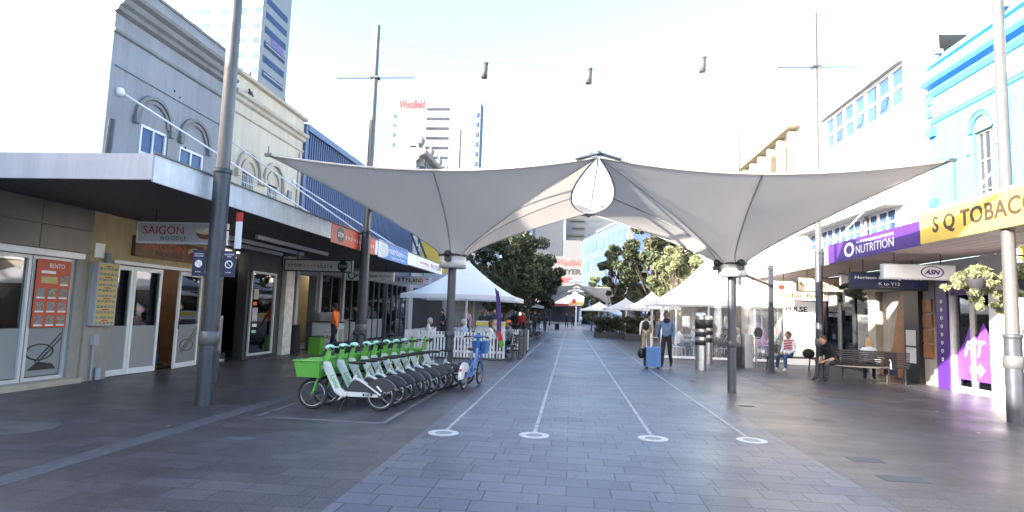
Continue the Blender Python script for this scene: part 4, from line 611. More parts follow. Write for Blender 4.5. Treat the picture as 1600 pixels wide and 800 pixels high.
# ------------------------------------------------------------------ tensile sails
def sail_mesh(cx, cy, x0, x1, y0, y1, ze, zr, r0=.3, scal=.45, sag=.16, NT=96, NR=22):
    cor = [(x0, y0), (x1, y0), (x1, y1), (x0, y1)]; B = []
    for e in range(4):
        a, b = Vector(cor[e]), Vector(cor[(e+1)%4]); nrm = Vector((-(b-a).y, (b-a).x)).normalized()
        for k in range(NT//4):
            u = k/(NT//4); p = a.lerp(b, u) + nrm*scal*4*u*(1-u); B.append((p.x, p.y, ze-sag*4*u*(1-u), abs(2*u-1)))
    V = []
    for j in range(NR+1):
        t = j/NR
        for i, (bx, by, bz, cn) in enumerate(B):
            th = math.atan2(by-cy, bx-cx); ax, ay = cx+r0*math.cos(th), cy+r0*math.sin(th); pw = .62+.2*cn
            f = t**pw; V.append((ax+(bx-ax)*t, ay+(by-ay)*t, zr+(bz-zr)*f))
    F = [(j*NT+i, j*NT+(i+1)%NT, (j+1)*NT+(i+1)%NT, (j+1)*NT+i) for j in range(NR) for i in range(NT)]
    return V, F, NT, NR
def flood(g, x, y, z): g.box(x-.07, x+.07, y-.06, y+.06, z, z+.1); g.ball((x, y-.04, z+.16), (.09, .08, .08), 10, 6)
def sail(lab, loc=(0,0,0)):
    t = thing('sail_canopy', lab, 'canopy', (.43, 13.7, 0), 0, 'pale tensile sail canopies over the mall')
    for cx, cy, x0, x1 in ((-2.74, 13.6, -5.82, .40), (3.62, 14.0, .46, 6.42)):
        V, F, NT, NR = sail_mesh(cx, cy, x0, x1, 10.7, 16.7, 4.45, 2.86); g = MB(); g.add(V, F, 0, True); s_ = P(g, 'membrane', 'membrane', t)
        g = MB()
        for i in range(0, NT, NT//8): g.tube([tuple(Vector(V[j*NT+i])-Vector((0,0,.004))) for j in range(NR+1)], .016, 5, cap=False)
        s2 = g.build('seam', 'membrane_seam', s_); s2.matrix_parent_inverse = Matrix()
        g = MB(); g.tube([V[NR*NT+i] for i in range(NT)]+[V[NR*NT]], .026, 6, cap=False); g.build('hem', 'membrane', s_)
        P(MB().lathe((cx, cy, 0), [(.29, 2.58), (.31, 2.58), (.31, 2.84), (.29, 2.84)], 32, cap=True), 'ring_drum', 'drum_metal', t); P(MB().lathe((cx, cy, 0), [(.3, 2.845), (.33, 2.86), (.33, 2.9), (.3, 2.91)], 32), 'clamp_ring', 'dark_grey', t)
        P(MB().tube([(cx, cy, 0), (cx, cy, 2.6)], .095, 18), 'post', 'pole_dark', t); P(MB().lathe((cx, cy, 0), [(.11, 1.0), (.12, 1.02), (.12, 1.12), (.11, 1.14)], 18), 'post_collar', 'pole_dark', t)
        for fx_, fy_ in (((cx-.04, cy-.37),) if cx < 0 else ((cx+.1, cy-.36), (cx-.36, cy-.1))): g = MB(); flood(g, fx_, fy_, 2.72); P(g, 'flood_light', 'black', t)
        for xx, yy in ((x0 if cx < 0 else x1, 10.7), (x0 if cx < 0 else x1, 16.7)): P(MB().box(xx-.06, xx+.06, yy-.035, yy+.035, 4.42, 4.48).tube([(xx-.05, yy, 4.45), (xx+(.35 if cx < 0 else -.35), yy+(.2 if yy < 13 else -.2), 4.44)], .03, 6).tube([(xx, yy, 4.45), (xx, yy, 4.62)], .01, 5), 'corner_plate', 'pole_dark', t)
    V = [(.43-.43*4*u*(1-u), 10.72+5.96*u, 4.455-.15*4*u*(1-u)) for u in [i/20 for i in range(21)]]; U = [(.86-x, y, z) for x, y, z in V]
    P(MB().tube([(.43, 10.7, 4.44), (.43, 13.7, 4.3), (.43, 16.7, 4.42)], .02, 6), 'ridge_cable', 'sign_white', t)
    g = MB(); g.ball((.43, 10.68, 4.52), (.07, .07, .05)); g.tube([(.3, 10.68, 4.52), (.28, 10.68, 4.64)], .012, 5); g.tube([(.56, 10.68, 4.52), (.58, 10.68, 4.64)], .012, 5)
    for sx in (-1, 1): g.tube([(.43, 10.68, 4.52), (.43+sx*.42, 10.74, 4.43)], [.035, .02], 8)
    P(g, 'peak_node', 'pole_dark', t); P(MB().ball((.43, 16.7, 4.42), .09).tube([(.2, 16.7, 4.42), (.66, 16.7, 4.42)], .04, 8), 'rear_node', 'mid_grey', t)
    return t
s1 = sail('large pale tensile sail canopy on two posts spanning the near end of the mall')
dup(s1, (.43-.3, 13.7+34, .05), 0, 'distant sail canopy, nearer one of the two down the mall between the trees'); dup(s1, (.1, 13.7+50, .1), 0, 'farthest small sail canopy down the mall, just behind the other distant one')
# ------------------------------------------------------------------ tents and cafe umbrellas
def tent(lab, cx, cy, hx, hy, ze, zp, legs='c', val=.16, grp='white peaked market umbrellas'):
    t = thing('peaked_umbrella', lab, 'umbrella', (cx, cy, 0), 0, grp); N = 48; NR = 12; B = []
    cor = [(-hx, -hy), (hx, -hy), (hx, hy), (-hx, hy)]
    for e in range(4):
        a, b = Vector(cor[e]), Vector(cor[(e+1)%4]); nrm = Vector((-(b-a).y, (b-a).x)).normalized()
        for k in range(N//4): u = k/(N//4); p = a.lerp(b, u)+nrm*.12*4*u*(1-u); B.append((p.x, p.y, ze+.04*4*u*(1-u)))
    V = []
    for j in range(NR+1):
        s = j/NR
        for bx, by, bz in B: V.append((bx*(.03+.97*s), by*(.03+.97*s), bz+(zp-bz)*(1-s)**1.45))
    g = MB(); g.add(V, [(j*N+i, j*N+(i+1)%N, (j+1)*N+(i+1)%N, (j+1)*N+i) for j in range(NR) for i in range(N)], 0, True); g.build('canopy', 'tent_cloth', t)
    g = MB(); b0 = V[-N:]; lo = [(x, y, z-val) for x, y, z in b0]; g.add(b0+lo, [(i, (i+1)%N, N+(i+1)%N, N+i) for i in range(N)]); g.build('valance', 'tent_cloth', t)
    g = MB()
    if legs == 'c': g.tube([(0,0,0), (0,0,zp-.05)], .045, 10)
    g.ball((0, 0, zp), .07); g.build('centre_pole', 'white_paint', t)
    g = MB()
    for k in range(4): g.bar((0, 0, zp-.75), (cor[k][0]*.93, cor[k][1]*.93, ze+.01), .04, .04)
    g.build('ribs', 'alu', t)
    if legs == 'k':
        for k in range(4): MB().tube([(cor[k][0]*.95, cor[k][1]*.95, 0), (cor[k][0]*.95, cor[k][1]*.95, ze)], .035, 8).build('leg', 'white_paint', t)
    return t
tent('white peaked cafe umbrella over the white picket fence seating on the left', -4.0, 22.9, 2.05, 2.0, 2.17, 3.5)
tent('large white peaked umbrella over the glass screened seating on the right', 6.2, 26.6, 2.75, 2.4, 2.3, 3.55, 'k'); tent('tall white marquee rising behind the glass screened umbrella on the right', 8.0, 33, 3.4, 3.0, 2.5, 5.6, 'k')
tent('small white umbrella just left of the screened seating on the right', 4.4, 33.5, 1.3, 1.6, 2.2, 2.95); tent('distant white umbrella by the dark hedges on the right', 3.9, 43.5, 1.5, 1.5, 2.2, 2.9); tent('farthest white umbrella beyond the hedges on the right', 2.7, 58, 1.8, 1.8, 2.2, 2.9)
tent('distant white umbrella under the trees on the left', -3.8, 47, 1.8, 1.8, 2.2, 2.9)
# ------------------------------------------------------------------ trees
def leaves_mesh(name, centers, radii, n, size, m, parent, squash=.8):
    k = rng.choice(len(centers), n, p=(radii**2)/np.sum(radii**2)); d = rng.normal(size=(n, 3)); d /= np.linalg.norm(d, axis=1)[:, None]; rad = radii[k]*(.45+.6*rng.random(n)**.5)
    P0 = centers[k]+d*rad[:, None]*np.array([1, 1, squash]); a = rng.normal(size=(n, 3)); a /= np.linalg.norm(a, axis=1)[:, None]; b = np.cross(a, rng.normal(size=(n, 3))); b /= np.linalg.norm(b, axis=1)[:, None]
    s = size*(.6+.8*rng.random(n)); a *= s[:, None]; b *= (s*.42)[:, None]
    V = np.stack([P0-a, P0+b, P0+a, P0-b], 1).reshape(-1, 3).astype(np.float32)
    me = bpy.data.meshes.new(name); me.vertices.add(4*n); me.vertices.foreach_set('co', V.ravel()); me.loops.add(4*n); me.loops.foreach_set('vertex_index', np.arange(4*n, dtype=np.int32)); me.polygons.add(n); me.polygons.foreach_set('loop_start', np.arange(0, 4*n, 4, dtype=np.int32)); me.polygons.foreach_set('loop_total', np.full(n, 4, dtype=np.int32)); me.materials.append(MATS[m]); me.update(); me.validate()
    o = bpy.data.objects.new(name, me); C.objects.link(o); o.parent = parent; return o
def tree(nm, lab, x, y, h, rad, m='leaf_dark', trunk=2.0, n=15000, size=.13, nc=70, cat='tree', grp='street trees along the mall', flat=1.0):
    t = thing(nm, lab, cat, (x, y, 0), 0, grp); g = MB(); r0 = .04*h*.6; g.tube([(0,0,0), (.05, 0, trunk*.6), (.1, .05, trunk+.5)], [r0, r0*.8, r0*.65], 9)
    hc = (h-trunk)/2; cz = trunk+hc; cs = []; rs = []
    while len(cs) < nc:
        p = rng.uniform(-1, 1, 3)
        if np.linalg.norm(p) > 1.08 or np.linalg.norm(p) < .3: continue
        w = 1-.22*max(0, p[2])-.12*max(0, -p[2]); q = np.array([p[0]*rad*w, p[1]*rad*w, cz+p[2]*hc*flat]); cs.append(q); rs.append(rad*rng.uniform(.08, .21))
    for q in cs[:26]: mid = (q*.5+np.array([0, 0, trunk*.35])); g.tube([(.08, .03, trunk*.8), tuple(mid), tuple(q)], [r0*.4, r0*.25, r0*.06], 6, cap=False)
    g.build('trunk', 'bark', t); leaves_mesh('crown', np.array(cs), np.array(rs), n, size, m, t); return t
tree('fig_tree', 'largest dark leafy tree on the left side of the mall, near its cafe', -4.2, 38, 7.1, 3.0, 'leaf_dark', 1.9, 19000, .12, 85)
tree('fig_tree', 'dark leafy tree just behind the largest one on the left', -3.4, 46, 6.8, 2.7, 'leaf_dark', 2.0, 14000, .15, 70); tree('fig_tree', 'farther dark tree on the left beside the distant sail canopy', -4.2, 60, 6.5, 3.0, 'leaf_dark', 2.0, 9000, .2, 50)
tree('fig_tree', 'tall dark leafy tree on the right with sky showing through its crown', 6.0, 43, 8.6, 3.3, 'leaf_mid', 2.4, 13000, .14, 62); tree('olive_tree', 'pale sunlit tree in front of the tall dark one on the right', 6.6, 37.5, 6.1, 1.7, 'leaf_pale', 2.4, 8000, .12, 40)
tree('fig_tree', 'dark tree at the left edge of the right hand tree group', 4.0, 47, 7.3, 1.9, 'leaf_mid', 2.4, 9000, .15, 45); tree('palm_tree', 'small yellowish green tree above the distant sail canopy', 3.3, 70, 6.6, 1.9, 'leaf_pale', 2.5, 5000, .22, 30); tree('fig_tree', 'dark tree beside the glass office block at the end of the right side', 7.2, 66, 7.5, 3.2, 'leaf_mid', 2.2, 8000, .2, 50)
tree('olive_tree', 'yellow green shrub like tree under the distant sail on the right', 2.2, 64, 4.0, 1.2, 'leaf_pale', 1.2, 3000, .18, 20)
def hedge(lab, x, y, sx, sy, h, m='leaf_dark', n=5000):
    t = thing('planter_hedge', lab, 'hedge', (x, y, 0), 0, 'clipped planter hedges beside the seating'); MB().box(-sx, sx, -sy, sy, 0, .45).build('planter', 'dark_grey', t); cs = np.array([[rng.uniform(-sx, sx)*.85, rng.uniform(-sy, sy)*.85, rng.uniform(.5, h-.2)] for _ in range(40)]); leaves_mesh('foliage', cs, np.full(40, .28), n, .08, m, t); return t
hedge('long dark hedge in a planter down the right side of the mall', 2.9, 46, 1.1, .7, 1.6); hedge('round dark hedge in a planter right of the long one', 4.6, 43.5, .8, .7, 1.7); hedge('dark planter shrub beside the left hand pedestrians', -4.3, 45, .9, .6, 1.4)
def basket(lab, x, y, z, r, m, n=2600, poke=.2, arm=0.):
    t = thing('hanging_basket', lab, 'hanging basket', (x, y, z), 0, 'hanging plant baskets on the poles'); MB().lathe((0,0,0), [(.02, -.2), (.12, -.16), (.18, 0), (.19, .02), (.0, .01)], 14).build('pot', 'dark_grey', t)
    MB().tube([(-.2, 0, 0), (0, 0, .45), (.2, 0, 0)], .006, 4).tube([(0, 0, .45), (arm, 0, .5)], .015, 6).build('hanger', 'black', t)
    cs = np.array([(lambda a, q: [math.cos(a)*q*r, math.sin(a)*q*r*.7, .18*r/.4-q*q*.45*r/.4*rng.uniform(.3, 1.25)])(rng.uniform(0, 6.28), rng.uniform(0, 1.15)) for _ in range(42)]); leaves_mesh('foliage', cs, np.full(42, r*.17), n, .035, m, t); return t
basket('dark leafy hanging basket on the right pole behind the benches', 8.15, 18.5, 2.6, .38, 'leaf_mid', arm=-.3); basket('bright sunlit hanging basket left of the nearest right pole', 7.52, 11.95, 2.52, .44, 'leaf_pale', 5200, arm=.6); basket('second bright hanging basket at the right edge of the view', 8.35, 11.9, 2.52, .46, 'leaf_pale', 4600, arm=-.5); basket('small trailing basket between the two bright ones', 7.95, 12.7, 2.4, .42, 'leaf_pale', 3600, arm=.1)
# ------------------------------------------------------------------ bicycles
def ring_tube(g, c, r, tr, m=0, seg=28, sec=7):
    pts = [(c[0]+r*math.cos(2*math.pi*k/seg), c[1], c[2]+r*math.sin(2*math.pi*k/seg)) for k in range(seg+1)]; g.tube(pts, tr, sec, m, cap=False)
def bike(lab, cm, fm, sm, style, grp):
    t = thing('hire_bicycle', lab, 'bicycle', (0,0,0), 0, grp); R_ = .238; xf, xr = -.53, .53
    for x in (xf, xr):
        w = MB(); ring_tube(w, (x, 0, R_), R_-.045, .012); w.tube([(x, -.05, R_), (x, .05, R_)], .035 if x > 0 else .045, 10)
        for k in range(14): a = 2*math.pi*k/14; w.tube([(x+.03*math.cos(a), .02*(-1)**k, R_+.03*math.sin(a)), (x+(R_-.05)*math.cos(a+.2*(-1)**k), 0, R_+(R_-.05)*math.sin(a+.2*(-1)**k))], .0022, 3, cap=False)
        w = w.build('wheel', 'dark_grey' if style != 'blue' else 'mid_grey', t); g = MB(); ring_tube(g, (x, 0, R_), R_-.024, .024); g.build('tyre', 'rubber', w)
        g = MB(); ring_tube(g, (x, -.016, R_), R_-.055, .004); g.build('rim_line', 'chrome', w)
    f = MB()
    def slab(pts, y, m=0): f.prism(pts, 'y', -y, y, m)
    slab([(-.40, .74), (-.30, .74), (-.235, .60), (-.10, .34), (-.03, .29), (.53, .275), (.54, .215), (.05, .215), (-.10, .22), (-.19, .28), (-.31, .50), (-.40, .66)], .032)
    f.tube([(.02, 0, .25), (.13, 0, .55)], .026, 8)
    for s in (-1, 1): f.tube([(.12, s*.03, .50), (.22, s*.055, .46), (.54, s*.06, .25)], .015, 6)
    fr = f.build('frame', fm, t)
    if style == 'lime':
        for s, fc in ((-1, '-y'), (1, '+y')):
            o = text('Lime', fr, 'green', (0,0,0), .07, fc, .22, bold=.01); o.rotation_euler = (0, R(62) if s < 0 else R(62), 0); o.location = (-.19, s*.034, .44)
        board(fr, 'number_plate', 'ink', (.33, -.034, .247), .15, .038, '-y'); text('ZETA', fr, 'sign_white', (.33, -.037, .247), .022, '-y', .1)
    if style != 'blue': MB().prism([(-.02, .29), (.09, .47), (.17, .45), (.5, .28)], 'y', -.03, .03).build('battery_panel', 'bike_dark', t)
    g = MB()
    for s in (-1, 1): g.tube([(-.40, s*.015, .70), (-.43, s*.045, .58), (xf, s*.055, R_)], [.022, .02, .014], 7)
    g.build('fork', cm, t)
    g = MB(); g.bar((-.385, 0, .62), (-.315, 0, .93), .05, .07); g.build('head_tube', cm, t)
    g = MB(); g.ball((-.315, 0, .965), (.075, .10, .045)); g.tube([(-.31, -.12, .955), (-.31, .12, .955)], .028, 8); g.build('handlebar_cover', 'mint' if style == 'lime' else cm, t)
    g = MB(); g.tube([(-.22, -.29, .955), (-.28, -.2, .965), (-.32, -.08, .96), (-.32, .08, .96), (-.28, .2, .965), (-.22, .29, .955)], .012, 7)
    h = g.build('handlebar', 'bike_dark' if style != 'lime' else 'mint', t)
    for s in (-1, 1): MB().tube([(-.18, s*.31, .95), (-.245, s*.255, .962)], .018, 8).tube([(-.26, s*.2, .95), (-.31, s*.27, .93)], .006, 5).build('grip', 'rubber', h); MB().tube([(-.29, s*.2, .955), (-.37, s*.16, .90), (-.40, s*.05, .80), (-.40, s*.02, .68)], .004, 4).build('brake_cable', 'black', h)
    MB().box(-.36, -.325, -.035, .035, .97, 1.03).build('phone_holder', 'black', t)
    b = MB(); x0, x1, z0, z1 = -.80, -.41, .50, .75
    if style == 'blue': x0, x1, z0, z1 = -.70, -.42, .62, .86
    def ringp(k, z, e): return [(x0+.05*k-e, -.2+.04*k-e, z), (x1-.0*k, -.2+.04*k-e, z), (x1-.0*k, .2-.04*k+e, z), (x0+.05*k-e, .2-.04*k+e, z)]
    o_ = ringp(1, z0, 0)+ringp(0, z1, 0)+ringp(0, z1, -.014)+ringp(1, z0+.015, -.012)
    b.add(o_, [(3,2,1,0)]+[(i, (i+1)%4, 4+(i+1)%4, 4+i) for i in range(4)]+[(4+i, 4+(i+1)%4, 8+(i+1)%4, 8+i) for i in range(4)]+[(8+i, 8+(i+1)%4, 12+(i+1)%4, 12+i) for i in range(4)]+[(12,13,14,15)])
    for (a, c) in (((x0-.01, -.205), (x1, -.205)), ((x0-.01, .205), (x1, .205)), ((x0-.01, -.205), (x0-.01, .205))): b.tube([(a[0], a[1], z1), (c[0], c[1], z1)], .012, 6)
    b.build('basket', cm if style != 'dark' else 'lime', t)
    g = MB(); g.ball((.15, 0, .735), (.13, .08, .028), 12, 6); g.ball((.06, 0, .735), (.09, .03, .022), 10, 5); g.build('seat', 'rubber', t); MB().tube([(.12, 0, .53), (.155, 0, .72)], .014, 8).build('seat_post', 'chrome', t)
    g = MB(); n = 14; a0, a1 = (R(28), R(168)) if style != 'blue' else (R(-5), R(160)); vs = []
    for k in range(n+1):
        a = a0+(a1-a0)*k/n
        for y, rr_ in ((-.04, .10 if style != 'plain' else .2), (-.04, R_+.03), (.04, R_+.03), (.04, .10 if style != 'plain' else .2)): vs.append((xr+rr_*math.cos(a), y, R_+rr_*math.sin(a)))
    g.add(vs, [(k*4+j, k*4+j+1, k*4+j+5, k*4+j+4) for k in range(n) for j in range(3)]); md = g.build('rear_mudguard', 'bike_white' if style == 'blue' else 'bike_dark', t, fix=False)
    if style == 'lime': MB().prism([(xr+.2*math.cos(a), R_+.2*math.sin(a)) for a in (R(35), R(60), R(90), R(125), R(160))]+[(xr-.05, R_+.02), (xr+.04, R_+.05)], 'y', -.045, -.04).build('skirt_guard', 'bike_dark', md); MB().bar((xr-.06, -.048, R_+.15), (xr+.02, -.048, R_+.07), .004, .022).build('reflector_strip', 'sign_white', md)
    if style == 'dark':
        MB().prism([(xr+.255*math.cos(a), R_+.255*math.sin(a)) for a in [R(5+17*k) for k in range(10)]]+[(xr-.3, R_+.0), (xr-.1, R_+.02)], 'y', -.05, -.044).build('advert_skirt', 'bike_dark', md); text('on snow & water', md, 'sign_white', (xr, -.05, R_+.07), .028, '-y', .28, bold=.01); board(md, 'advert_mark', 'sign_white', (xr-.02, -.051, R_+.16), .07, .07, '-y', .002)
    g = MB(); g.tube([(-.03, -.06, .255), (-.03, .06, .255)], .045, 12); g.bar((-.03, -.075, .255), (-.12, -.075, .155), .012, .02); g.bar((-.03, .075, .255), (.06, .075, .355), .012, .02); c = g.build('crank', 'chrome', t)
    MB().box(-.17, -.08, -.16, -.08, .145, .165).build('pedal', 'rubber', c); MB().box(.02, .11, .08, .16, .345, .365).build('pedal', 'rubber', c)
    MB().tube([(-.0, -.04, .22), (-.06, -.16, .01)], .01, 6).build('kickstand', 'black', t)
    if style == 'blue': MB().box(xr+.2, xr+.24, -.03, .03, .34, .40).build('tail_light', 'red', t)
    return t
def loosen(t, steer, lean):     # every parked bike leans a little and has its bars turned its own way
    Tm = Matrix.Translation((-.36, 0, 0)) @ Matrix.Rotation(R(steer), 4, 'Z') @ Matrix.Translation((.36, 0, 0))
    for c in t.children:
        n_ = c.name.split('.')[0]
        if n_ in ('fork', 'handlebar', 'handlebar_cover', 'head_tube', 'basket', 'phone_holder') or (n_ == 'wheel' and c.data.vertices[0].co.x < 0): c.matrix_basis = Tm @ c.matrix_basis
    t.rotation_euler.x = R(lean); return t
G1 = 'green and white hire bicycles parked in a row'
b0 = bike('nearest white and green hire bicycle at the camera end of the row', 'lime', 'bike_white', 'rubber', 'lime', G1)
Ys = [9.25, 9.68, 10.12, 10.55, 10.95, 11.36, 11.78, 12.18]; Ls = ['', 'white and green hire bicycle right behind the nearest one in the row', 'third hire bicycle from the camera end of the green row', 'fourth hire bicycle from the camera end of the green row', 'fifth hire bicycle from the camera end, middle of the green row', 'sixth hire bicycle from the camera end of the green row', 'seventh hire bicycle from the camera end, third from last of the white framed ones'.replace('third', 'second'), 'last white framed hire bicycle before the two with dark advert covers']
for i, y in enumerate(Ys):
    x = -3.47+(y-9.25)*.13+random.uniform(-.03, .03); rz = R(6+random.uniform(-5, 5)); y += random.uniform(-.05, .05)
    if i == 0: b0.location = (x, y, 0); b0.rotation_euler = (R(-2), 0, R(6))
    else: loosen(dup(b0, (x, y, 0), rz, Ls[i]), random.uniform(-9, 12), random.uniform(-5, -1))
G2 = 'hire bicycles with dark advert covers'
d0 = bike('hire bicycle with big dark advert cover, nearer of the two in the row', 'lime', 'bike_white', 'rubber', 'dark', G2); d0.location = (-2.98, 12.55, 0); d0.rotation_euler = (0, 0, R(7))
dup(d0, (-2.80, 12.98, 0), R(10), 'hire bicycle with dark advert cover at the far end of the row')
k0 = bike('dark bicycle behind the row near the second light pole, left of the pair', 'bike_dark', 'bike_dark', 'rubber', 'plain', 'dark bicycles behind the hire row'); k0.location = (-5.0, 14.6, 0); k0.rotation_euler = (0, 0, R(35)); dup(k0, (-4.3, 15.0, 0), R(60), 'dark bicycle behind the row, right one of the pair near the picket fence')
bb = bike('single blue hire bicycle with white rear mudguard standing alone on the paving', 'bike_blue', 'bike_blue', 'rubber', 'blue', 'blue hire bicycle'); bb.location = (-2.06, 12.85, 0); bb.rotation_euler = (R(0), 0, R(-98)); bb.scale = (1.05, .9, 1.1); del bb['group']
# ------------------------------------------------------------------ people
def body_mesh(J, Ed, fine=1):
    me = bpy.data.meshes.new('b'); names = list(J); me.from_pydata([J[n][0] for n in names], [(names.index(a), names.index(b)) for a, b, _ in Ed], [])
    o = bpy.data.objects.new('b', me); C.objects.link(o); o.modifiers.new('s', 'SKIN'); o.modifiers['s'].branch_smoothing = .6
    sl = me.skin_vertices[0].data
    for i, n in enumerate(names): r = J[n][1]; sl[i].radius = r if isinstance(r, tuple) else (r, r)
    sl[names.index('pel')].use_root = True
    sb_ = o.modifiers.new('u', 'SUBSURF'); sb_.levels = fine; sb_.render_levels = fine
    dg = bpy.context.evaluated_depsgraph_get(); ev = o.evaluated_get(dg); m2 = ev.to_mesh(); V = [tuple(v.co) for v in m2.vertices]; F = [tuple(p.vertices) for p in m2.polygons]; ev.to_mesh_clear(); bpy.data.objects.remove(o); bpy.data.meshes.remove(me); return V, F
def rotx(v, a, o): v = Vector(v)-Vector(o); return tuple(Vector(o)+Vector((v.x, v.y*math.cos(a)-v.z*math.sin(a), v.y*math.sin(a)+v.z*math.cos(a))))
def person(lab, loc, heading, pose='stand', top='c_black', bot='c_navy', hair='hair_black', skin='skin', shoe='c_black', height=1.74, arms='down', hairlen='short', sleeve='long', glasses=False, fine=1, grp=None, fingers=False, lean=0., headturn=0., seat=.45, cat='person', cap=None, bulk=1.):
    t = thing('person', lab, cat, loc, heading, grp); s = height/1.75; J = {}
    sit = pose == 'sit'; dz = (seat+.09-.95) if sit else 0
    def add(n, p, r): J[n] = (p, r)
    up_ = {'pel': (0, 0, .95), 'bel': (0, .0, 1.08), 'che': (0, .0, 1.30), 'nec': (0, -.01, 1.46), 'nk2': (0, .01, 1.50), 'hdb': (0, .02, 1.54)}
    sh = {}
    for sg, q in ((1, 'r'), (-1, 'l')): sh[q] = (sg*.165, 0, 1.42)
    A = {}
    arm = arms if isinstance(arms, tuple) else (arms, arms)
    for sg, q, a in ((1, 'r', arm[0]), (-1, 'l', arm[1])):
        el, wr, ha = {'down': ((.21, -.03, 1.12), (.22, .06, .88), (.215, .09, .79)), 'swingf': ((.21, .08, 1.13), (.19, .28, .99), (.18, .33, .92)), 'swingb': ((.21, -.16, 1.14), (.22, -.26, .92), (.22, -.27, .84)),
                      'phone': ((.20, .12, 1.13), (.07, .36, 1.17), (.03, .42, 1.20)), 'lap': ((.21, .04, 1.13), (.14, .27, 1.03), (.08, .34, 1.02)), 'table': ((.23, .12, 1.13), (.16, .36, 1.10), (.11, .44, 1.10)), 'pull': ((.27, -.08, 1.14), (.33, -.05, .92), (.34, -.03, .84)),
                      'drink': ((.22, .14, 1.15), (.08, .26, 1.36), (.03, .26, 1.44))}[a]
        A[q] = [(sg*p[0], p[1], p[2]) for p in (el, wr, ha)]
    def U(p):
        p = rotx(p, -lean, (0, 0, .95)); return (p[0]*s, p[1]*s, (p[2])*s+dz*1.0)
    add('pel', U(up_['pel']), (.155*s*bulk, .115*s*bulk)); add('bel', U(up_['bel']), (.155*s*bulk, .12*s*bulk)); add('che', U(up_['che']), (.175*s*bulk, .13*s*bulk)); add('nec', U(up_['nec']), (.06*s, .06*s)); add('nk2', U(up_['nk2']), (.052*s, .055*s)); add('hdb', U(up_['hdb']), (.05*s, .055*s))
    E_ = [('pel', 'bel', 'top'), ('bel', 'che', 'top'), ('che', 'nec', 'top'), ('nec', 'nk2', 'skin'), ('nk2', 'hdb', 'skin')]
    for q in 'rl':
        add('sh'+q, U(sh[q]), .068*s*bulk); add('el'+q, U(A[q][0]), .052*s*bulk); add('wr'+q, U(A[q][1]), .033*s); add('ha'+q, U(A[q][2]), (.036*s, .022*s) if True else .03)
        E_ += [('che', 'sh'+q, 'top'), ('sh'+q, 'el'+q, 'top'), ('el'+q, 'wr'+q, 'top' if sleeve == 'long' else 'skin'), ('wr'+q, 'ha'+q, 'skin')]
    for sg, q in ((1, 'r'), (-1, 'l')):
        if sit: pts = [(sg*.09, .04, (.95+dz/s-.02)), (sg*.12, .44, seat/s+.07), (sg*.12, .46+(.06 if q == 'r' else -.05), .10), (sg*.13, .62+(.06 if q == 'r' else -.05), .035)]
        elif pose == 'walk': pts = [(sg*.09, 0, .90), (sg*.09, .14, .52), (sg*.09, .24, .10), (sg*.09, .38, .06)] if q == 'r' else [(sg*.09, 0, .90), (sg*.09, -.04, .50), (sg*.09, -.30, .16), (sg*.09, -.20, .04)]
        else: pts = [(sg*.09, 0, .90), (sg*.10, .02, .50), (sg*.11, -.01, .09), (sg*.13, .14, .035)]
        pts = [(p[0]*s, p[1]*s, p[2]*s) for p in pts]
        add('hp'+q, pts[0], .10*s); add('kn'+q, pts[1], .068*s); add('an'+q, pts[2], .05*s); add('to'+q, pts[3], (.042*s, .03*s))
        E_ += [('pel', 'hp'+q, 'bot'), ('hp'+q, 'kn'+q, 'bot'), ('kn'+q, 'an'+q, 'bot'), ('an'+q, 'to'+q, 'shoe')]
    V, F = body_mesh(J, E_, fine)
    mi = {'top': 0, 'bot': 1, 'skin': 2, 'shoe': 3}; segs = [(np.array(J[a][0]), np.array(J[b][0]), mi[c], (max(J[a][1]) if isinstance(J[a][1], tuple) else J[a][1])) for a, b, c in E_]
    g = MB(); VA = np.array(V); Fm = []
    for f in F:
        c = VA[list(f)].mean(0); best = (1e9, 0)
        for a, b, m, r in segs:
            d = b-a; u = min(1, max(0, float((c-a)@d/(d@d)))); dd = np.linalg.norm(c-a-u*d)-r*.5
            if dd < best[0]: best = (dd, m)
        Fm.append(best[1])
    g.v = V; g.f = [list(f) for f in F]; g.m = Fm; g.sm = [True]*len(F)
    # head with face, joined to the body surface
    hb = Vector(J['hdb'][0]); hc = hb+Vector((0, (.035+lean*.05)*s, .075*s)); fx, fy = math.sin(-headturn), math.cos(-headturn)
    def HP(x, y, z): return (hc.x+(x*fy+y*fx)*s*1.07, hc.y+(-x*fx+y*fy)*s*1.07, hc.z+z*s*1.07)
    seg, rg = 16, 12; vs = []
    for i in range(rg+1):
        ph = math.pi*i/rg; z = -math.cos(ph); w = math.sin(ph)
        for k in range(seg):
            a = 2*math.pi*k/seg; jaw = 1-.28*max(0, -z)**1.2; x = .076*w*math.cos(a)*jaw; y = .095*w*math.sin(a)*(1-.12*max(0, -z)); 
            if math.sin(a) > .9 and -.35 < z < .1: y += .012*(1-abs(z+.2)*3) if abs(z+.2) < .33 else 0
            vs.append(HP(x, y, z*.118))
    g.add(vs, [(i*seg+k, i*seg+(k+1)%seg, (i+1)*seg+(k+1)%seg, (i+1)*seg+k) for i in range(rg) for k in range(seg)], 2, True)
    g.add([HP(-.012, .088, .01), HP(.012, .088, .01), HP(.016, .088, -.032), HP(-.016, .088, -.032), HP(0, .115, -.026)], [(0,1,4),(1,2,4),(2,3,4),(3,0,4)], 2)
    for sx in (-1, 1): g.ball(HP(sx*.078, -.005, -.005), (.012*s, .02*s, .03*s), 7, 5, 2); g.ball(HP(sx*.03, .083, .015), (.012*s, .008*s, .007*s), 7, 5, 4)
    g.add([HP(-.024, .090, -.052), HP(.024, .090, -.052), HP(.018, .093, -.062), HP(-.018, .093, -.062)], [(0,1,2,3)], 5)
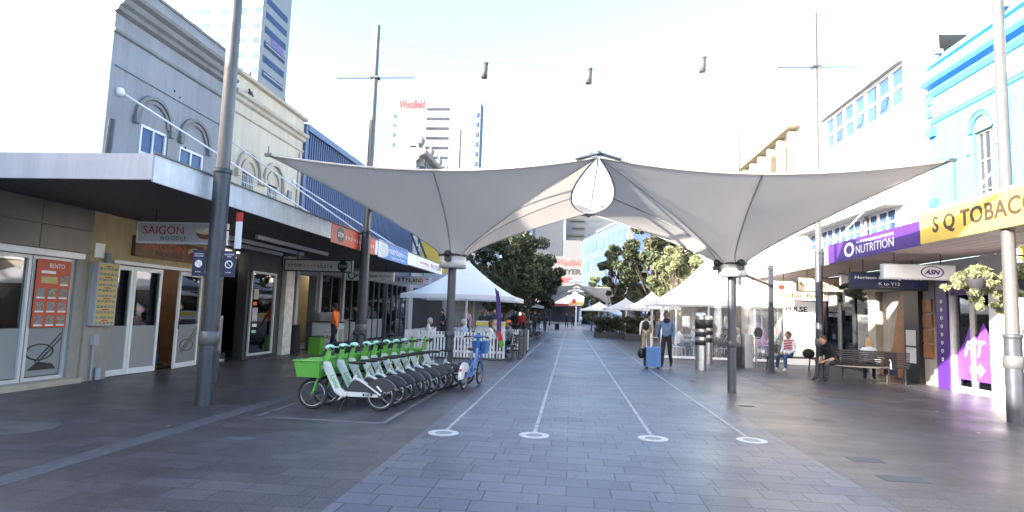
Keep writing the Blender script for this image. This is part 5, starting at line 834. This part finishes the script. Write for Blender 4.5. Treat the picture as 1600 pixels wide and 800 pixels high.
    if fingers:
        for q, sg in (('r', 1), ('l', -1)):
            h = Vector(J['ha'+q][0]); d = (h-Vector(J['wr'+q][0])).normalized(); sd = d.orthogonal().normalized() if abs(d.z) > .7 else Vector((1, 0, 0)); sd = (sd-d*sd.dot(d)).normalized(); dn = d.cross(sd); dn = dn if dn.z < 0 or abs(dn.z) < .2 else -dn
            for i, L_ in enumerate((.062, .072, .068, .052)):
                o_ = h+sd*(i-1.5)*.019; g.tube([o_, o_+d*L_*.45*s+dn*.008, o_+d*L_*.75*s+dn*.025, o_+d*L_*.85*s+dn*.045], [.0095, .009, .008, .006], 6, 2)
            o_ = h-d*.03-sd*.03; g.tube([o_, o_-sd*.02+d*.03+dn*.01, o_-sd*.015+d*.055+dn*.025], [.011, .01, .007], 6, 2)
    b = g.build('body', [top, bot, skin, shoe, 'ink', 'maroon'], t, fix=False)
    # hair
    g = MB(); vs = []; 
    for i in range(8):
        ph = math.pi*(i/7)*.60
        for k in range(seg):
            a = 2*math.pi*k/seg; front = max(0, math.sin(a)); p2 = ph*(1-.42*front) if ph > .3 else ph
            vs.append(HP(.087*math.sin(p2)*math.cos(a), .104*math.sin(p2)*math.sin(a)-.006, .128*math.cos(p2)+.004+.004*math.sin(5*a)))
    g.add(vs, [(i*seg+k, i*seg+(k+1)%seg, (i+1)*seg+(k+1)%seg, (i+1)*seg+k) for i in range(7) for k in range(seg)], 0, True)
    g.ball(HP(0, -.045, -.01), (.078*s, .055*s, .085*s), 10, 6)
    if hairlen == 'long': g.ball(HP(0, -.055, -.09), (.085*s, .05*s, .13*s), 10, 6); g.ball(HP(.062, -.01, -.07), (.022*s, .045*s, .09*s), 8, 6); g.ball(HP(-.062, -.01, -.07), (.022*s, .045*s, .09*s), 8, 6)
    if hairlen == 'bun': g.ball(HP(0, -.13, .03), .045*s, 8, 6)
    g.build('hair', hair, t)
    if cap: g = MB(); g.lathe(HP(0, 0, .04), [(.098*s, 0), (.095*s, .04*s), (.06*s, .085*s), (.005, .1*s)], 14); g.add([HP(-.06, .06, .045), HP(.06, .06, .045), HP(.05, .17, .035), HP(-.05, .17, .035)], [(0,1,2,3)]); g.build('cap', cap, t)
    if glasses: g = MB(); g.add([HP(-.07, .088, .028), HP(.07, .088, .028), HP(.066, .094, .0), HP(-.066, .094, .0)], [(0,1,2,3)]); g.tube([HP(-.075, .08, .02), HP(-.085, -.01, .015)], .003, 4); g.tube([HP(.075, .08, .02), HP(.085, -.01, .015)], .003, 4); g.build('sunglasses', 'black', t)
    return t, J
# heading: local +y is where the person faces. rz=0 faces away from camera, R(180) faces the camera, R(90) faces -x
p, J = person('man in grey blue hoodie and sunglasses wheeling a blue suitcase', (3.12, 20.0, 0), R(160), 'walk', 'c_blue', 'c_black', 'hair_black', 'skin_dark', 'c_black', 1.84, ('pull', 'down'), bulk=1.12, glasses=True, fine=2, fingers=True, headturn=R(25))
g = MB(); g.lathe((0, .02, 1.55), [(.10, -.09), (.115, -.04), (.10, .02), (.07, .05)], 14); g.build('scarf', 'c_black', p)
t = thing('suitcase', 'blue ribbed hard suitcase on wheels with pull handle beside the walking man', 'suitcase', (2.62, 19.55, 0), R(8)); g = MB(); g.box(-.23, .23, -.13, .13, .07, .68)
for k in range(9): g.box(-.2+k*.047, -.18+k*.047, -.142, -.131, .1, .65)
for k in range(3): g.box(-.238, .238, -.138, .138, .2+k*.18, .215+k*.18)
g.build('shell', 'sign_blue', t); MB().box(-.26, -.24, -.12, .12, .07, .66).build('side_panel', 'black', t); g = MB(); g.tube([(.0, .1, .68), (.0, .1, .98)], .01, 6); g.tube([(.2, .1, .68), (.2, .1, .98)], .01, 6); g.tube([(.0, .1, .98), (.2, .1, .98)], .015, 6); g.build('pull_handle', 'steel', t)
for a in (-.18, .18):
    for b_ in (-.09, .09): MB().tube([(a-.015, b_, .035), (a+.015, b_, .035)], .035, 10).build('castor', 'black', t)
t = thing('shoulder_bag', 'dark bag strapped to the left side of the blue suitcase', 'bag', (2.27, 19.6, .35)); g = MB(); g.ball((0, 0, .12), (.12, .12, .17), 12, 8); g.tube([(-.08, 0, .2), (0, 0, .42), (.1, 0, .3)], .012, 5); g.build('sack', 'black', t)
t, J = person('man in beige top with dark backpack walking away left of the glass screen', (3.15, 25.6, 0), R(-10), 'walk', 'c_beige', 'c_khaki', 'hair_black', 'skin', 'c_black', 1.78, ('swingf', 'swingb')); g = MB(); g.ball((0, -.17, 1.28), (.15, .1, .2), 12, 8); g.build('backpack', 'c_black', t)
# benches
def bench(lab, loc, rz, L_=1.9, back=True, legs=(-.75, .75), g_='dark slatted park benches'):
    t = thing('park_bench', lab, 'bench', loc, rz, g_); g = MB()
    for k in range(7): y = -.24+k*.08; z = .43+.012*abs(k-3)*.6; g.box(-L_/2, L_/2, y-.03, y+.03, z-.012, z+.014)
    g.build('seat', 'slat', t)
    if back:
        g = MB()
        for k in range(7): a = k/6; y = .30+a*.13; z = .50+a*.36; g.bar((-L_/2, y, z), (L_/2, y, z), .05, .028, upv=(0, -.34, 1))
        g.build('backrest', 'slat', t)
    for x in legs:
        g = MB(); g.tube([(x, -.2, 0), (x, -.1, .40)], .022, 8); g.tube([(x, .28, 0), (x, .2, .40)], .022, 8); g.bar((x, -.24, .405), (x, .28, .405), .04, .02)
        if back: g.tube([(x, .26, .40), (x, .44, .88)], .018, 8)
        g.build('leg', 'dark_grey', t)
    if back:
        for x in (-L_/2+.05, L_/2-.05): MB().tube([(x, .34, .64), (x, .0, .68), (x, -.2, .66), (x, -.24, .55), (x, -.2, .43)], .018, 8).build('armrest', 'alu', t)
    return t
bench('dark slatted bench with steel armrests under the man in the black T-shirt', (7.95, 17.75, 0), R(-22), 1.7)
bench('dark slatted bench back to back with the one the man sits on', (8.6, 18.2, 0), R(158), 1.7)
bench('backless dark bench under the woman in the striped jumper', (7.35, 20.9, 0), R(12), 2.0, False)
person('man in black T-shirt and grey trousers bending over his phone on the bench', (7.38, 17.92, 0), R(125), 'sit', 'c_black', 'c_char', 'hair_brown', 'skin', 'c_black', 1.8, 'phone', sleeve='short', fine=2, fingers=True, lean=.58, seat=.45)
t = thing('mobile_phone', 'small dark phone held by the man in the black T-shirt', 'phone', (6.86, 17.56, .74), R(125)); g = MB(); g.box(-.035, .035, -.005, .005, -.07, .07); g.build('body', 'black', t); MB().box(-.031, .031, -.0065, -.0052, -.064, .064).build('screen', 'win_blue', t)
person('woman in striped jumper and blue jeans with sunglasses on the backless bench', (7.25, 20.9, 0), R(130), 'sit', 'c_white', 'c_jean', 'hair_brown', 'skin', 'c_white', 1.72, 'lap', glasses=True, fine=2, fingers=True, seat=.44, hairlen='bun')
g = MB()
for k in range(6): z = .72+k*.055; g.lathe((0, 0, 0), [(.178, z), (.181, z+.012), (.181, z+.02), (.178, z+.03)], 18)
for sx in (-1, 1):
    for k in range(4): a = Vector((sx*.18, .02, 1.28-.44-.04*k*1.2)); g.lathe((a.x, a.y, a.z), [(.05, -.012), (.053, 0), (.05, .012)], 10)
STRIPES = g
o_ = [o for o in bpy.data.objects if o.get('label', '').startswith('woman in striped')][0]; q = STRIPES.build('stripe', 'c_red', o_)
for i, v in enumerate(q.data.vertices): v.co.x *= .93; v.co.y *= .72
t = thing('handbag', 'dark bag on the backless bench beside the woman in stripes', 'bag', (7.85, 20.85, .46)); MB().ball((0, 0, .14), (.2, .13, .16), 12, 8).build('sack', 'c_black', t)
person('blonde woman in a pale top seated facing away on the far bench, reading', (8.62, 18.45, 0), R(-25), 'sit', 'c_white', 'c_navy', 'hair_blond', 'skin', 'c_black', 1.66, 'phone', seat=.45, hairlen='long')
t = thing('bench_bag', 'dark cloth bag hanging over the end of the bench back', 'bag', (8.9, 17.85, 0)); MB().prism([(-.16, .25), (.16, .2), (.14, .85), (-.12, .88)], 'y', -.06, .06).build('sack', 'c_navy', t)
person('worker in orange high visibility vest and cap walking past the juice counter', (-8.15, 20.3, 0), R(75), 'walk', 'orange', 'c_navy', 'hair_black', 'skin', 'c_black', 1.74, ('swingf', 'swingb'), cap='black', fine=2)
person('person in black standing just left of the second light pole, by the shopfront', (-7.9, 21.9, 0), R(130), 'stand', 'c_black', 'c_char', 'hair_black', 'skin', 'c_black', 1.7, 'phone')
person('dark clothed diner sitting inside the noodle shop doorway', (-10.4, 13.6, 0), R(-60), 'sit', 'c_navy', 'c_jean', 'hair_black', 'skin', 'c_black', 1.7, 'table'); t = thing('stool', 'stool under the diner inside the noodle shop', 'stool', (-10.4, 13.6, 0)); MB().box(-.18, .18, -.18, .18, .4, .44).build('seat', 'wood', t)
for a in (-.14, .14):
    for b_ in (-.14, .14): MB().tube([(a, b_, 0), (a, b_, .4)], .015, 6).build('leg', 'wood', t)
# ------------------------------------------------------------------ seating behind the picket fence
def picket(lab, p0, p1, h=.92, gap=.105):
    p0, p1 = Vector((*p0, 0)), Vector((*p1, 0)); L_ = (p1-p0).length; ang = math.atan2((p1-p0).y, (p1-p0).x); t = thing('picket_fence', lab, 'fence', p0, ang, 'white picket fence panels round the cafe'); n = int(L_/gap)
    for k in range(n): x = (k+.5)*L_/n; o = MB().box(x-.033, x+.033, -.012, .0, .06, h-random.uniform(0, .012)).build('picket', 'white_paint', t)
    for z in (.22, .72): MB().box(0, L_, .001, .035, z, z+.07).build('rail', 'white_paint', t)
    for x in (.02, L_-.02): MB().box(x-.02, x+.02, .036, .08, 0, h-.03).build('post', 'white_paint', t)
    MB().box(.0, L_, -.04, .12, .0, .05).build('foot', 'dark_grey', t)
picket('white picket fence panel left of the sail post', (-5.55, 19.9), (-4.15, 20.05)); picket('white picket fence panel right of the sail post, facing the camera', (-4.02, 20.1), (-2.18, 20.35)); picket('white picket fence panel at the back of the cafe seating', (-5.0, 25.4), (-1.75, 25.7)); picket('white picket fence panel closing the left side of the cafe seating', (-5.75, 25.2), (-5.62, 20.2))
for i, (y0, y1) in enumerate(((20.9, 22.6), (22.9, 24.6))):
    t = thing('seating_screen', ('nearer' if i == 0 else 'farther')+' dark framed screen panel along the right side of the cafe seating', 'screen', (-1.75, y0, 0), 0, 'dark framed screens beside the cafe'); L_ = y1-y0; g = MB(); g.box(-.03, .03, 0, .06, 0, 1.0); g.box(-.03, .03, L_-.06, L_, 0, 1.0); g.box(-.02, .02, .06, L_-.06, .94, 1.0); g.box(-.02, .02, .06, L_-.06, .1, .16); g.build('frame', 'dark_grey', t); MB().box(-.006, .006, .06, L_-.06, .16, .94).build('cloth', 'dark_grey', t)
def chair(loc, rz, lab, m='dark_grey', grp='cafe chairs'):
    t = thing('cafe_chair', lab, 'chair', loc, rz, grp); MB().box(-.21, .21, -.2, .2, .43, .46).build('seat', m, t)
    g = MB()
    for z in (.6, .7, .8): g.bar((-.2, -.2-(z-.46)*.15, z), (.2, -.2-(z-.46)*.15, z), .02, .06)
    g.tube([(-.2, -.19, .45), (-.2, -.26, .86)], .012, 6); g.tube([(.2, -.19, .45), (.2, -.26, .86)], .012, 6); g.build('backrest', m, t)
    for a, b_ in ((-.19, -.18), (.19, -.18), (-.19, .18), (.19, .18)): MB().tube([(a, b_, .43), (a*1.1, b_*1.15, 0)], .013, 6).build('leg', m, t)
    return t
def table(loc, lab, m='sign_white', grp='cafe tables'):
    t = thing('cafe_table', lab, 'table', loc, 0, grp); MB().lathe((0,0,0), [(.0, .72), (.35, .72), (.35, .745), (0, .745)], 24).build('tabletop', m, t); MB().tube([(0,0,.02), (0,0,.72)], .03, 8).lathe((0,0,0), [(0, 0), (.25, 0), (.22, .025), (0, .03)], 16).build('pedestal', 'dark_grey', t); return t
seats = [(-5.05, 21.2, -80, 'seated diner in white shirt, hand at chin, leftmost behind the picket fence', 'c_white', 'hair_grey', 'short', 'drink'), (-4.55, 21.7, 80, 'seated diner in black facing the man in white behind the fence', 'c_black', 'hair_black', 'short', 'table'), (-3.75, 21.2, 60, 'grey haired diner in a pale blue shirt right of the sail post', 'c_lightblue', 'hair_grey', 'short', 'table'), (-2.85, 21.35, -75, 'woman in white with brown hair seated behind the fence by the blue bicycle', 'c_white', 'hair_brown', 'long', 'table'), (-2.15, 21.6, 75, 'man in grey shirt and orange cap on the chair at the fence opening', 'c_grey', 'hair_black', 'short', 'table')]
for i, (x, y, a, lab, top, hr, hl, ar) in enumerate(seats):
    person(lab, (x, y, 0), R(a), 'sit', top, 'c_navy', hr, 'skin', 'c_black', 1.74, ar, seat=.46, hairlen=hl, cap='orange' if i == 4 else None); chair((x, y, 0), R(a), ['chair under the leftmost seated diner behind the picket fence', 'chair under the diner in black behind the picket fence', 'chair under the grey haired diner right of the sail post', 'chair under the woman in white behind the picket fence', 'dark chair at the fence opening under the man with the orange cap'][i])
for x, y, a, lab, top, hr in ((-4.9, 23.6, -70, 'diner in pink at the back table behind the picket fence', 'c_pink', 'hair_blond'), (-4.1, 23.9, 85, 'diner in navy at the back table behind the picket fence', 'c_navy', 'hair_black'), (-3.0, 23.6, -60, 'diner in beige at the rear right of the cafe seating', 'c_beige', 'hair_grey')):
    person(lab, (x, y, 0), R(a), 'sit', top, 'c_jean', hr, 'skin', 'c_black', 1.72, 'table', seat=.46); chair((x, y, 0), R(a), 'chair under the '+lab)
table((-4.5, 23.7, 0), 'round cafe table at the back of the picket fenced seating')
table((-4.6, 21.2, 0), 'round cafe table between the man in white and the diner in black'); table((-2.5, 21.7, 0), 'round cafe table between the woman in white and the man with orange cap')
chair((-1.95, 20.75, 0), R(60), 'empty dark chair standing outside the right end of the picket fence')
t = thing('feather_flag', 'tall purple and red feather banner standing at the end of the picket fence', 'flag', (-2.45, 20.15, 0)); MB().tube([(0,0,0), (0,0,1.8), (-.02, 0, 2.25), (-.1, 0, 2.42)], .014, 6).build('mast', 'dark_grey', t)
MB().prism([(-.12, 2.42), (.02, 2.3), (.1, 1.9), (.14, 1.3), (.14, .95), (-.0, 1.0), (-.03, 1.7), (-.08, 2.2)], 'y', -.006, .006).build('banner_top', 'purple', t); MB().prism([(.0, .999), (.14, .949), (.22, .7), (.06, .62)], 'y', -.006, .006).build('banner_middle', 'red', t); MB().prism([(.06, .619), (.22, .699), (.26, .5), (.12, .42)], 'y', -.006, .006).build('banner_foot', 'green', t); MB().box(-.25, .25, -.2, .2, 0, .04).build('base_plate', 'dark_grey', t)
t = thing('service_counter', 'pale service counter with a yellow top behind the picket fence', 'counter', (-3.7, 28.5, 0)); MB().box(-.75, .55, 0, .6, 0, .95).build('body', 'sign_grey_pale', t); MB().box(-.78, .58, -.03, .63, .96, 1.12).build('top', 'sign_yellow', t); MB().box(-.78, .58, -.03, .63, 1.125, 1.17).build('lid', 'sign_grey_pale', t)
t = thing('juice_counter', 'white juice counter lettered NOURISH in the shop entrance on the left', 'counter', (-9.0, 21.15, 0)); g = MB(); g.box(-.35, .62, 0, .6, 0, 1.02); g.build('body', 'sign_white', t); MB().box(-.4, .66, -.04, .64, 1.025, 1.07).build('top', 'dark_grey', t); text('LIVE TO', t, 'wood', (.25, 0, .68), .05, '-y', .3); text('NOURISH', t, 'wood', (.2, 0, .5), .13, '-y', .66, bold=.02); MB().box(.62, .625, .1, .5, .3, .8).build('print', 'tan', t)
MB().box(-.1, .3, .1, .5, 1.075, 1.4).build('coffee_machine', 'sign_grey_pale', t); MB().box(.32, .5, .0, .3, 1.075, 1.28).build('display_box', 'food_cream', t)
t = thing('menu_stand', 'dark A-frame menu stand in front of the juice counter', 'sign', (-9.15, 19.4, 0)); MB().bar((0, 0, 0), (-.1, .05, .95), .45, .02, upv=(0,1,0)).build('panel', 'dark_grey', t)
t = thing('green_bin', 'small green box bin beside the juice counter', 'bin', (-8.55, 19.75, 0)); MB().box(-.2, .2, -.15, .15, 0, .55).build('box', 'green', t); MB().box(-.21, .21, -.16, .16, .555, .6).build('lid', 'dark_grey', t)
# ------------------------------------------------------------------ seating behind the glass screen, right
t = thing('glass_screen', 'clear screen with white bottom rail enclosing the seating under the right umbrella', 'screen', (6.3, 24.6, 0)); x0, x1 = -2.6, 2.7
for k in range(3): a = x0+(x1-x0)*k/3; b_ = x0+(x1-x0)*(k+1)/3; MB().box(a+.03, b_-.03, -.004, .004, .14, 2.2).build('pane', 'clear_screen', t)
for k in range(4): a = x0+(x1-x0)*k/3; MB().box(a-.025, a+.025, -.02, .02, 0, 2.25).build('post', 'sign_white', t)
MB().box(x0+.03, x1-.03, -.03, .03, .04, .13).build('bottom_rail', 'sign_white', t); MB().box(x0+.03, x1-.03, -.02, .02, 2.205, 2.25).build('top_rail', 'alu', t)
S2 = [(4.5, 25.6, -80, 'seated customer in white nearest the left post of the glass screen', 'c_white', 'hair_brown'), (5.2, 25.9, 80, 'seated customer in pale blue behind the first screen pane', 'c_lightblue', 'hair_grey'), (6.3, 25.7, -70, 'seated customer in black behind the middle screen pane', 'c_black', 'hair_black'), (7.0, 26.0, 85, 'seated customer in beige behind the middle screen pane', 'c_beige', 'hair_blond'), (7.8, 25.8, -80, 'seated customer in pink near the right end of the screen', 'c_pink', 'hair_brown'), (5.6, 27.6, 100, 'seated customer in black at the back under the right umbrella', 'c_black', 'hair_black'), (8.4, 26.2, 80, 'seated customer in white at the right end of the screen', 'c_white', 'hair_grey')]
for x, y, a, lab, top, hr in S2: person(lab, (x, y, 0), R(a), 'sit', top, 'c_jean', hr, 'skin', 'c_black', 1.72, 'table', seat=.46); chair((x, y, 0), R(a), 'white cafe chair under the '+lab.replace('seated ', ''), 'sign_white', 'white chairs under the right umbrella')
for x, y, lab in ((4.85, 25.75, 'white round table behind the left screen pane'), (6.65, 25.85, 'white round table behind the middle screen pane'), (8.1, 26.0, 'white round table behind the right screen pane')): table((x, y, 0), lab)
t = thing('pram', 'black pram parked behind the glass screen', 'pram', (5.9, 25.15, 0)); g = MB(); g.ball((0, 0, .7), (.28, .25, .22), 12, 8); g.build('hood', 'black', t); g = MB(); g.tube([(-.2, 0, .6), (.25, 0, .1)], .015, 6); g.tube([(.2, 0, .6), (-.25, 0, .1)], .015, 6); g.tube([(.2, 0, .65), (.45, 0, 1.0)], .015, 6); g.build('frame', 'steel', t)
for x in (-.25, .25): g = MB(); ring_tube(g, (x, -.15, .12), .1, .02); ring_tube(g, (x, .15, .12), .1, .02); g.build('wheel', 'rubber', t)
# bollards, bins and posts on the right
for x, y, h, lab in ((4.15, 19.8, 1.82, 'nearer tall steel bollard with black bands'), (5.0, 22.6, 1.75, 'farther tall steel bollard with black bands, half hidden behind the other')):
    t = thing('steel_bollard', lab, 'bollard', (x, y, 0), 0, 'steel bollards with black bands'); r_ = .165; MB().lathe((0,0,0), [(r_, 0), (r_, h-.12), (r_*.96, h-.05), (r_*.7, h-.01), (0, h)], 28).build('shaft', 'steel', t)
    for z in (.78, 1.05, 1.3): MB().lathe((0,0,0), [(r_+.001, z), (r_+.004, z+.002), (r_+.004, z+.16 if z < 1.2 else z+.3), (r_+.001, z+.162 if z < 1.2 else z+.302)], 28).build('band', 'black', t)
t = thing('side_post', 'dark square post tied by bars to the right sail ring', 'post', (6.55, 20.5, 0)); MB().box(-.07, .07, -.07, .07, 0, 3.45).build('shaft', 'pole_dark', t)
P(MB().tube([(6.5, 20.45, 2.8), (4.1, 15.0, 2.75)], .05, 8), 'tie_bar', 'pole_dark', t); P(MB().tube([(7.6, 21, 3.4), (4.1, 14.9, 2.88)], .02, 6), 'tie_rod', 'pole_dark', t)
t = thing('drinking_fountain', 'steel pedestal with a black side box and round dial near the dark post', 'fountain', (6.1, 21.6, 0)); MB().box(-.12, .14, -.15, .15, 0, 1.15).build('pedestal', 'steel', t); MB().box(-.5, -.18, -.1, .2, 0, .72).build('side_box', 'black', t); MB().lathe((.3, -.05, 1.05), [(0, -.0), (.17, 0), (.17, .02), (0, .02)], 20).build('bowl', 'steel', t); disc(t, 'dial', 'dark_grey', (.32, -.16, 1.2), .14, .2, '-y', .03); MB().box(.16, .3, -.05, .05, .4, .46).build('bracket', 'steel', t); MB().tube([(.3, 0, .0), (.3, 0, 1.04)], .03, 8).build('stem', 'steel', t)
t = thing('plant_pot', 'small potted plant at the foot of the pale shop sign', 'plant', (8.5, 26.0, 0)); MB().lathe((0,0,0), [(0, 0), (.16, 0), (.2, .3), (.17, .3), (0, .26)], 14).build('pot', 'white_paint', t); leaves_mesh('foliage', np.array([[0, 0, .5], [.1, 0, .45], [-.1, .05, .48]]), np.array([.22, .2, .2]), 500, .06, 'leaf_mid', t)
# ------------------------------------------------------------------ pedestrians down the mall
PED = [(-5.0, 36, 200, 'stand', 'c_black', 'c_jean', 'person in black leaning near the parked dark bicycles'), (-5.6, 39, 160, 'stand', 'c_white', 'c_black', 'person in white in the shade left of the big tree'), (-3.0, 50, 190, 'walk', 'c_blue', 'c_black', 'person in blue walking beyond the big tree'), (7.2, 35, 170, 'stand', 'c_grey', 'c_jean', 'person in grey standing beside the marquee leg'), (-6.3, 29.5, 120, 'stand', 'c_navy', 'c_black', 'person in navy by the dark shopfront behind the fence'), (-.45, 73, 170, 'walk', 'c_black', 'c_black', 'pedestrian in black walking towards the camera in the middle of the far mall'), (.3, 75, 175, 'walk', 'c_navy', 'c_black', 'pedestrian in navy beside the one in black in the far mall'), (-2.3, 55, 10, 'walk', 'c_black', 'c_char', 'pedestrian in dark coat carrying a white bag on the left of the far mall'), (-2.95, 57, 5, 'walk', 'c_black', 'c_navy', 'pedestrian in black just left of the one with the white bag'), (1.6, 95, 180, 'stand', 'c_white', 'c_grey', 'tiny pedestrian in white near the end of the mall'), (.9, 100, 180, 'walk', 'c_grey', 'c_black', 'tiny pedestrian in grey near the end of the mall'), (3.25, 52, 185, 'stand', 'c_navy', 'c_jean', 'pedestrian in navy standing by the distant sail post'), (5.1, 39, 170, 'walk', 'c_black', 'c_khaki', 'person in black walking out of the seating near the hedge'), (5.9, 41, 190, 'stand', 'c_grey', 'c_black', 'person in grey standing between the hedge and the umbrellas'), (6.6, 44, 150, 'stand', 'c_navy', 'c_black', 'person in navy under the small white umbrella on the right'), (-5.35, 31, 160, 'stand', 'c_pink', 'c_grey', 'person in a pink top standing behind the cafe seating'), (-4.7, 32, 20, 'stand', 'c_black', 'c_khaki', 'person in black standing right of the one in the pink top'), (-4.2, 33, 200, 'stand', 'c_navy', 'c_black', 'person in navy standing under the cafe umbrella edge'), (-3.2, 40, 180, 'stand', 'c_red', 'c_black', 'person in red near the trunk of the big tree'), (-3.9, 42, 200, 'stand', 'c_black', 'c_black', 'person in black in the shade of the big tree'), (-2.6, 44, 200, 'walk', 'c_char', 'c_black', 'person in charcoal right of the big tree trunk'), (4.2, 60, 200, 'walk', 'c_white', 'c_jean', 'person in white shirt beyond the hedges')]
for x, y, a, po_, top, bot, lab in PED: person(lab, (x, y, 0), R(a), po_, top, bot, random.choice(['hair_black', 'hair_brown']), 'skin', 'c_black', random.uniform(1.65, 1.82), ('swingf', 'swingb') if po_ == 'walk' else 'down')
t = thing('shopping_bag', 'white shopping bag carried by the pedestrian in the dark coat', 'bag', (-2.62, 55, .3)); MB().prism([(-.16, 0), (.16, 0), (.13, .42), (-.13, .42)], 'y', -.05, .05).build('sack', 'c_white', t); MB().tube([(-.06, 0, .42), (0, 0, .56), (.06, 0, .42)], .008, 5).build('handle', 'c_white', t)
t = thing('wheeled_case', 'dark upright suitcase rolling left of the pedestrians in the far mall', 'suitcase', (-1.35, 62, 0)); MB().box(-.22, .22, -.14, .14, .06, .68).build('shell', 'c_navy', t); MB().tube([(-.1, 0, .68), (-.1, 0, 1.0), (.1, 0, 1.0), (.1, 0, .68)], .012, 6).build('pull_handle', 'dark_grey', t)
b0_ = [o for o in bpy.data.objects if o.get('label', '').startswith('dark bicycle behind the row near')][0]
for i, (x, y) in enumerate(((-3.6, 34), (-3.1, 35), (-2.7, 36), (-2.3, 37.5))): dup(b0_, (x, y, 0), R(20+i*12), ['leftmost of the dark bicycles parked before the big tree', 'second dark bicycle from the left before the big tree', 'third dark bicycle from the left before the big tree', 'rightmost of the dark bicycles parked before the big tree'][i], 'dark bicycles parked before the big tree')
for i, (x, y) in enumerate(((1.0, 88),)):
    t = thing('direction_sign', 'white sign box with yellow lower band on a post at the end of the mall', 'sign', (x-.2, y, 0)); MB().tube([(0,0,0), (0,0,3.0)], .12, 8).build('post', 'sign_white', t); MB().box(-1.1, 1.1, -.3, .3, 3.0, 4.9).build('box', 'sign_white', t); MB().box(-1.05, 1.05, -.32, -.301, 3.1, 3.5).build('lower_band', 'sign_yellow', t); MB().box(-.6, -.1, -.33, -.322, 3.3, 3.9).build('red_print', 'red', t)
# litter and fallen leaves on the paving
for i in range(9):
    x, y = [(-5.1, 7.4), (-4.2, 6.2), (5.6, 7.7), (6.3, 10.1), (-5.4, 9.8), (4.1, 7.0), (7.0, 12.4), (.9, 6.3), (-2.6, 7.0)][i]; wh = ['beside the pale paving band', 'on the dark paving nearest the camera on the left', 'on the paving right of the dark patches', 'on the paving before the purple shop', 'beside the foot of the left light pole', 'between the two dark paving patches and the kerb joint', 'on the bright paving by the right light pole', 'on the central paving before the ring covers', 'by the edge of the central paving on the left'][i]
    t = thing('fallen_leaf' if i % 3 else 'paper_scrap', ('small dry leaf lying ' if i % 3 else 'small white paper scrap lying ')+wh, 'litter', (x, y, .0045), i*1.1, 'litter scattered on the paving'); s_ = .035 if i % 3 else .045
    MB().add([(-s_, 0, .001), (-s_*.2, -s_*.5, .004), (s_, 0, .008), (s_*.1, s_*.45, .003)], [(0,1,2,3)]).build('blade' if i % 3 else 'sheet', 'wood' if i % 3 else 'sign_white', t)
# birds along the parapets
for x, y, z, rz, lab in ((XL-.2, 12.75, 8.36, 20, 'dark pigeon perched left on the grey parapet'), (XL-.2, 14.0, 8.36, 150, 'dark pigeon perched right on the grey parapet'), (XL+.05, 15.75, 8.06, 40, 'pigeon nearest the light pole on the cream parapet'), (XL+.12, 15.75, 7.5, 180, 'pigeon crouching on the cream cornice ledge'), (XL+.0, 17.9, 8.06, 20, 'lone pigeon farther along the cream parapet')):
    t = thing('pigeon', lab, 'bird', (x, y, z), R(rz), 'pigeons on the parapets'); g = MB(); g.ball((0, 0, .09), (.055, .1, .06), 10, 7); g.ball((0, .075, .165), (.03, .035, .032), 8, 6); g.tube([(0, .05, .11), (0, .075, .16)], .028, 7); g.tube([(0, -.06, .08), (0, -.15, .04)], [.04, .02], 6); g.tube([(0, .1, .165), (0, .135, .158)], [.01, .003], 5)
    for sx in (-.02, .02): g.tube([(sx, 0, .05), (sx, .01, 0)], .006, 4)
    g.build('body', 'pole_dark', t)
# shop interiors seen as soft goods, ceiling downlight
t = thing('ceiling_downlight', 'small lit round downlight in the dark entry ceiling on the left', 'light', (-9.9, 16.2, 2.78)); MB().lathe((0,0,0), [(0, 0), (.07, 0), (.08, .02), (0, .03)], 16).build('lamp', 'lamp_glow', t)
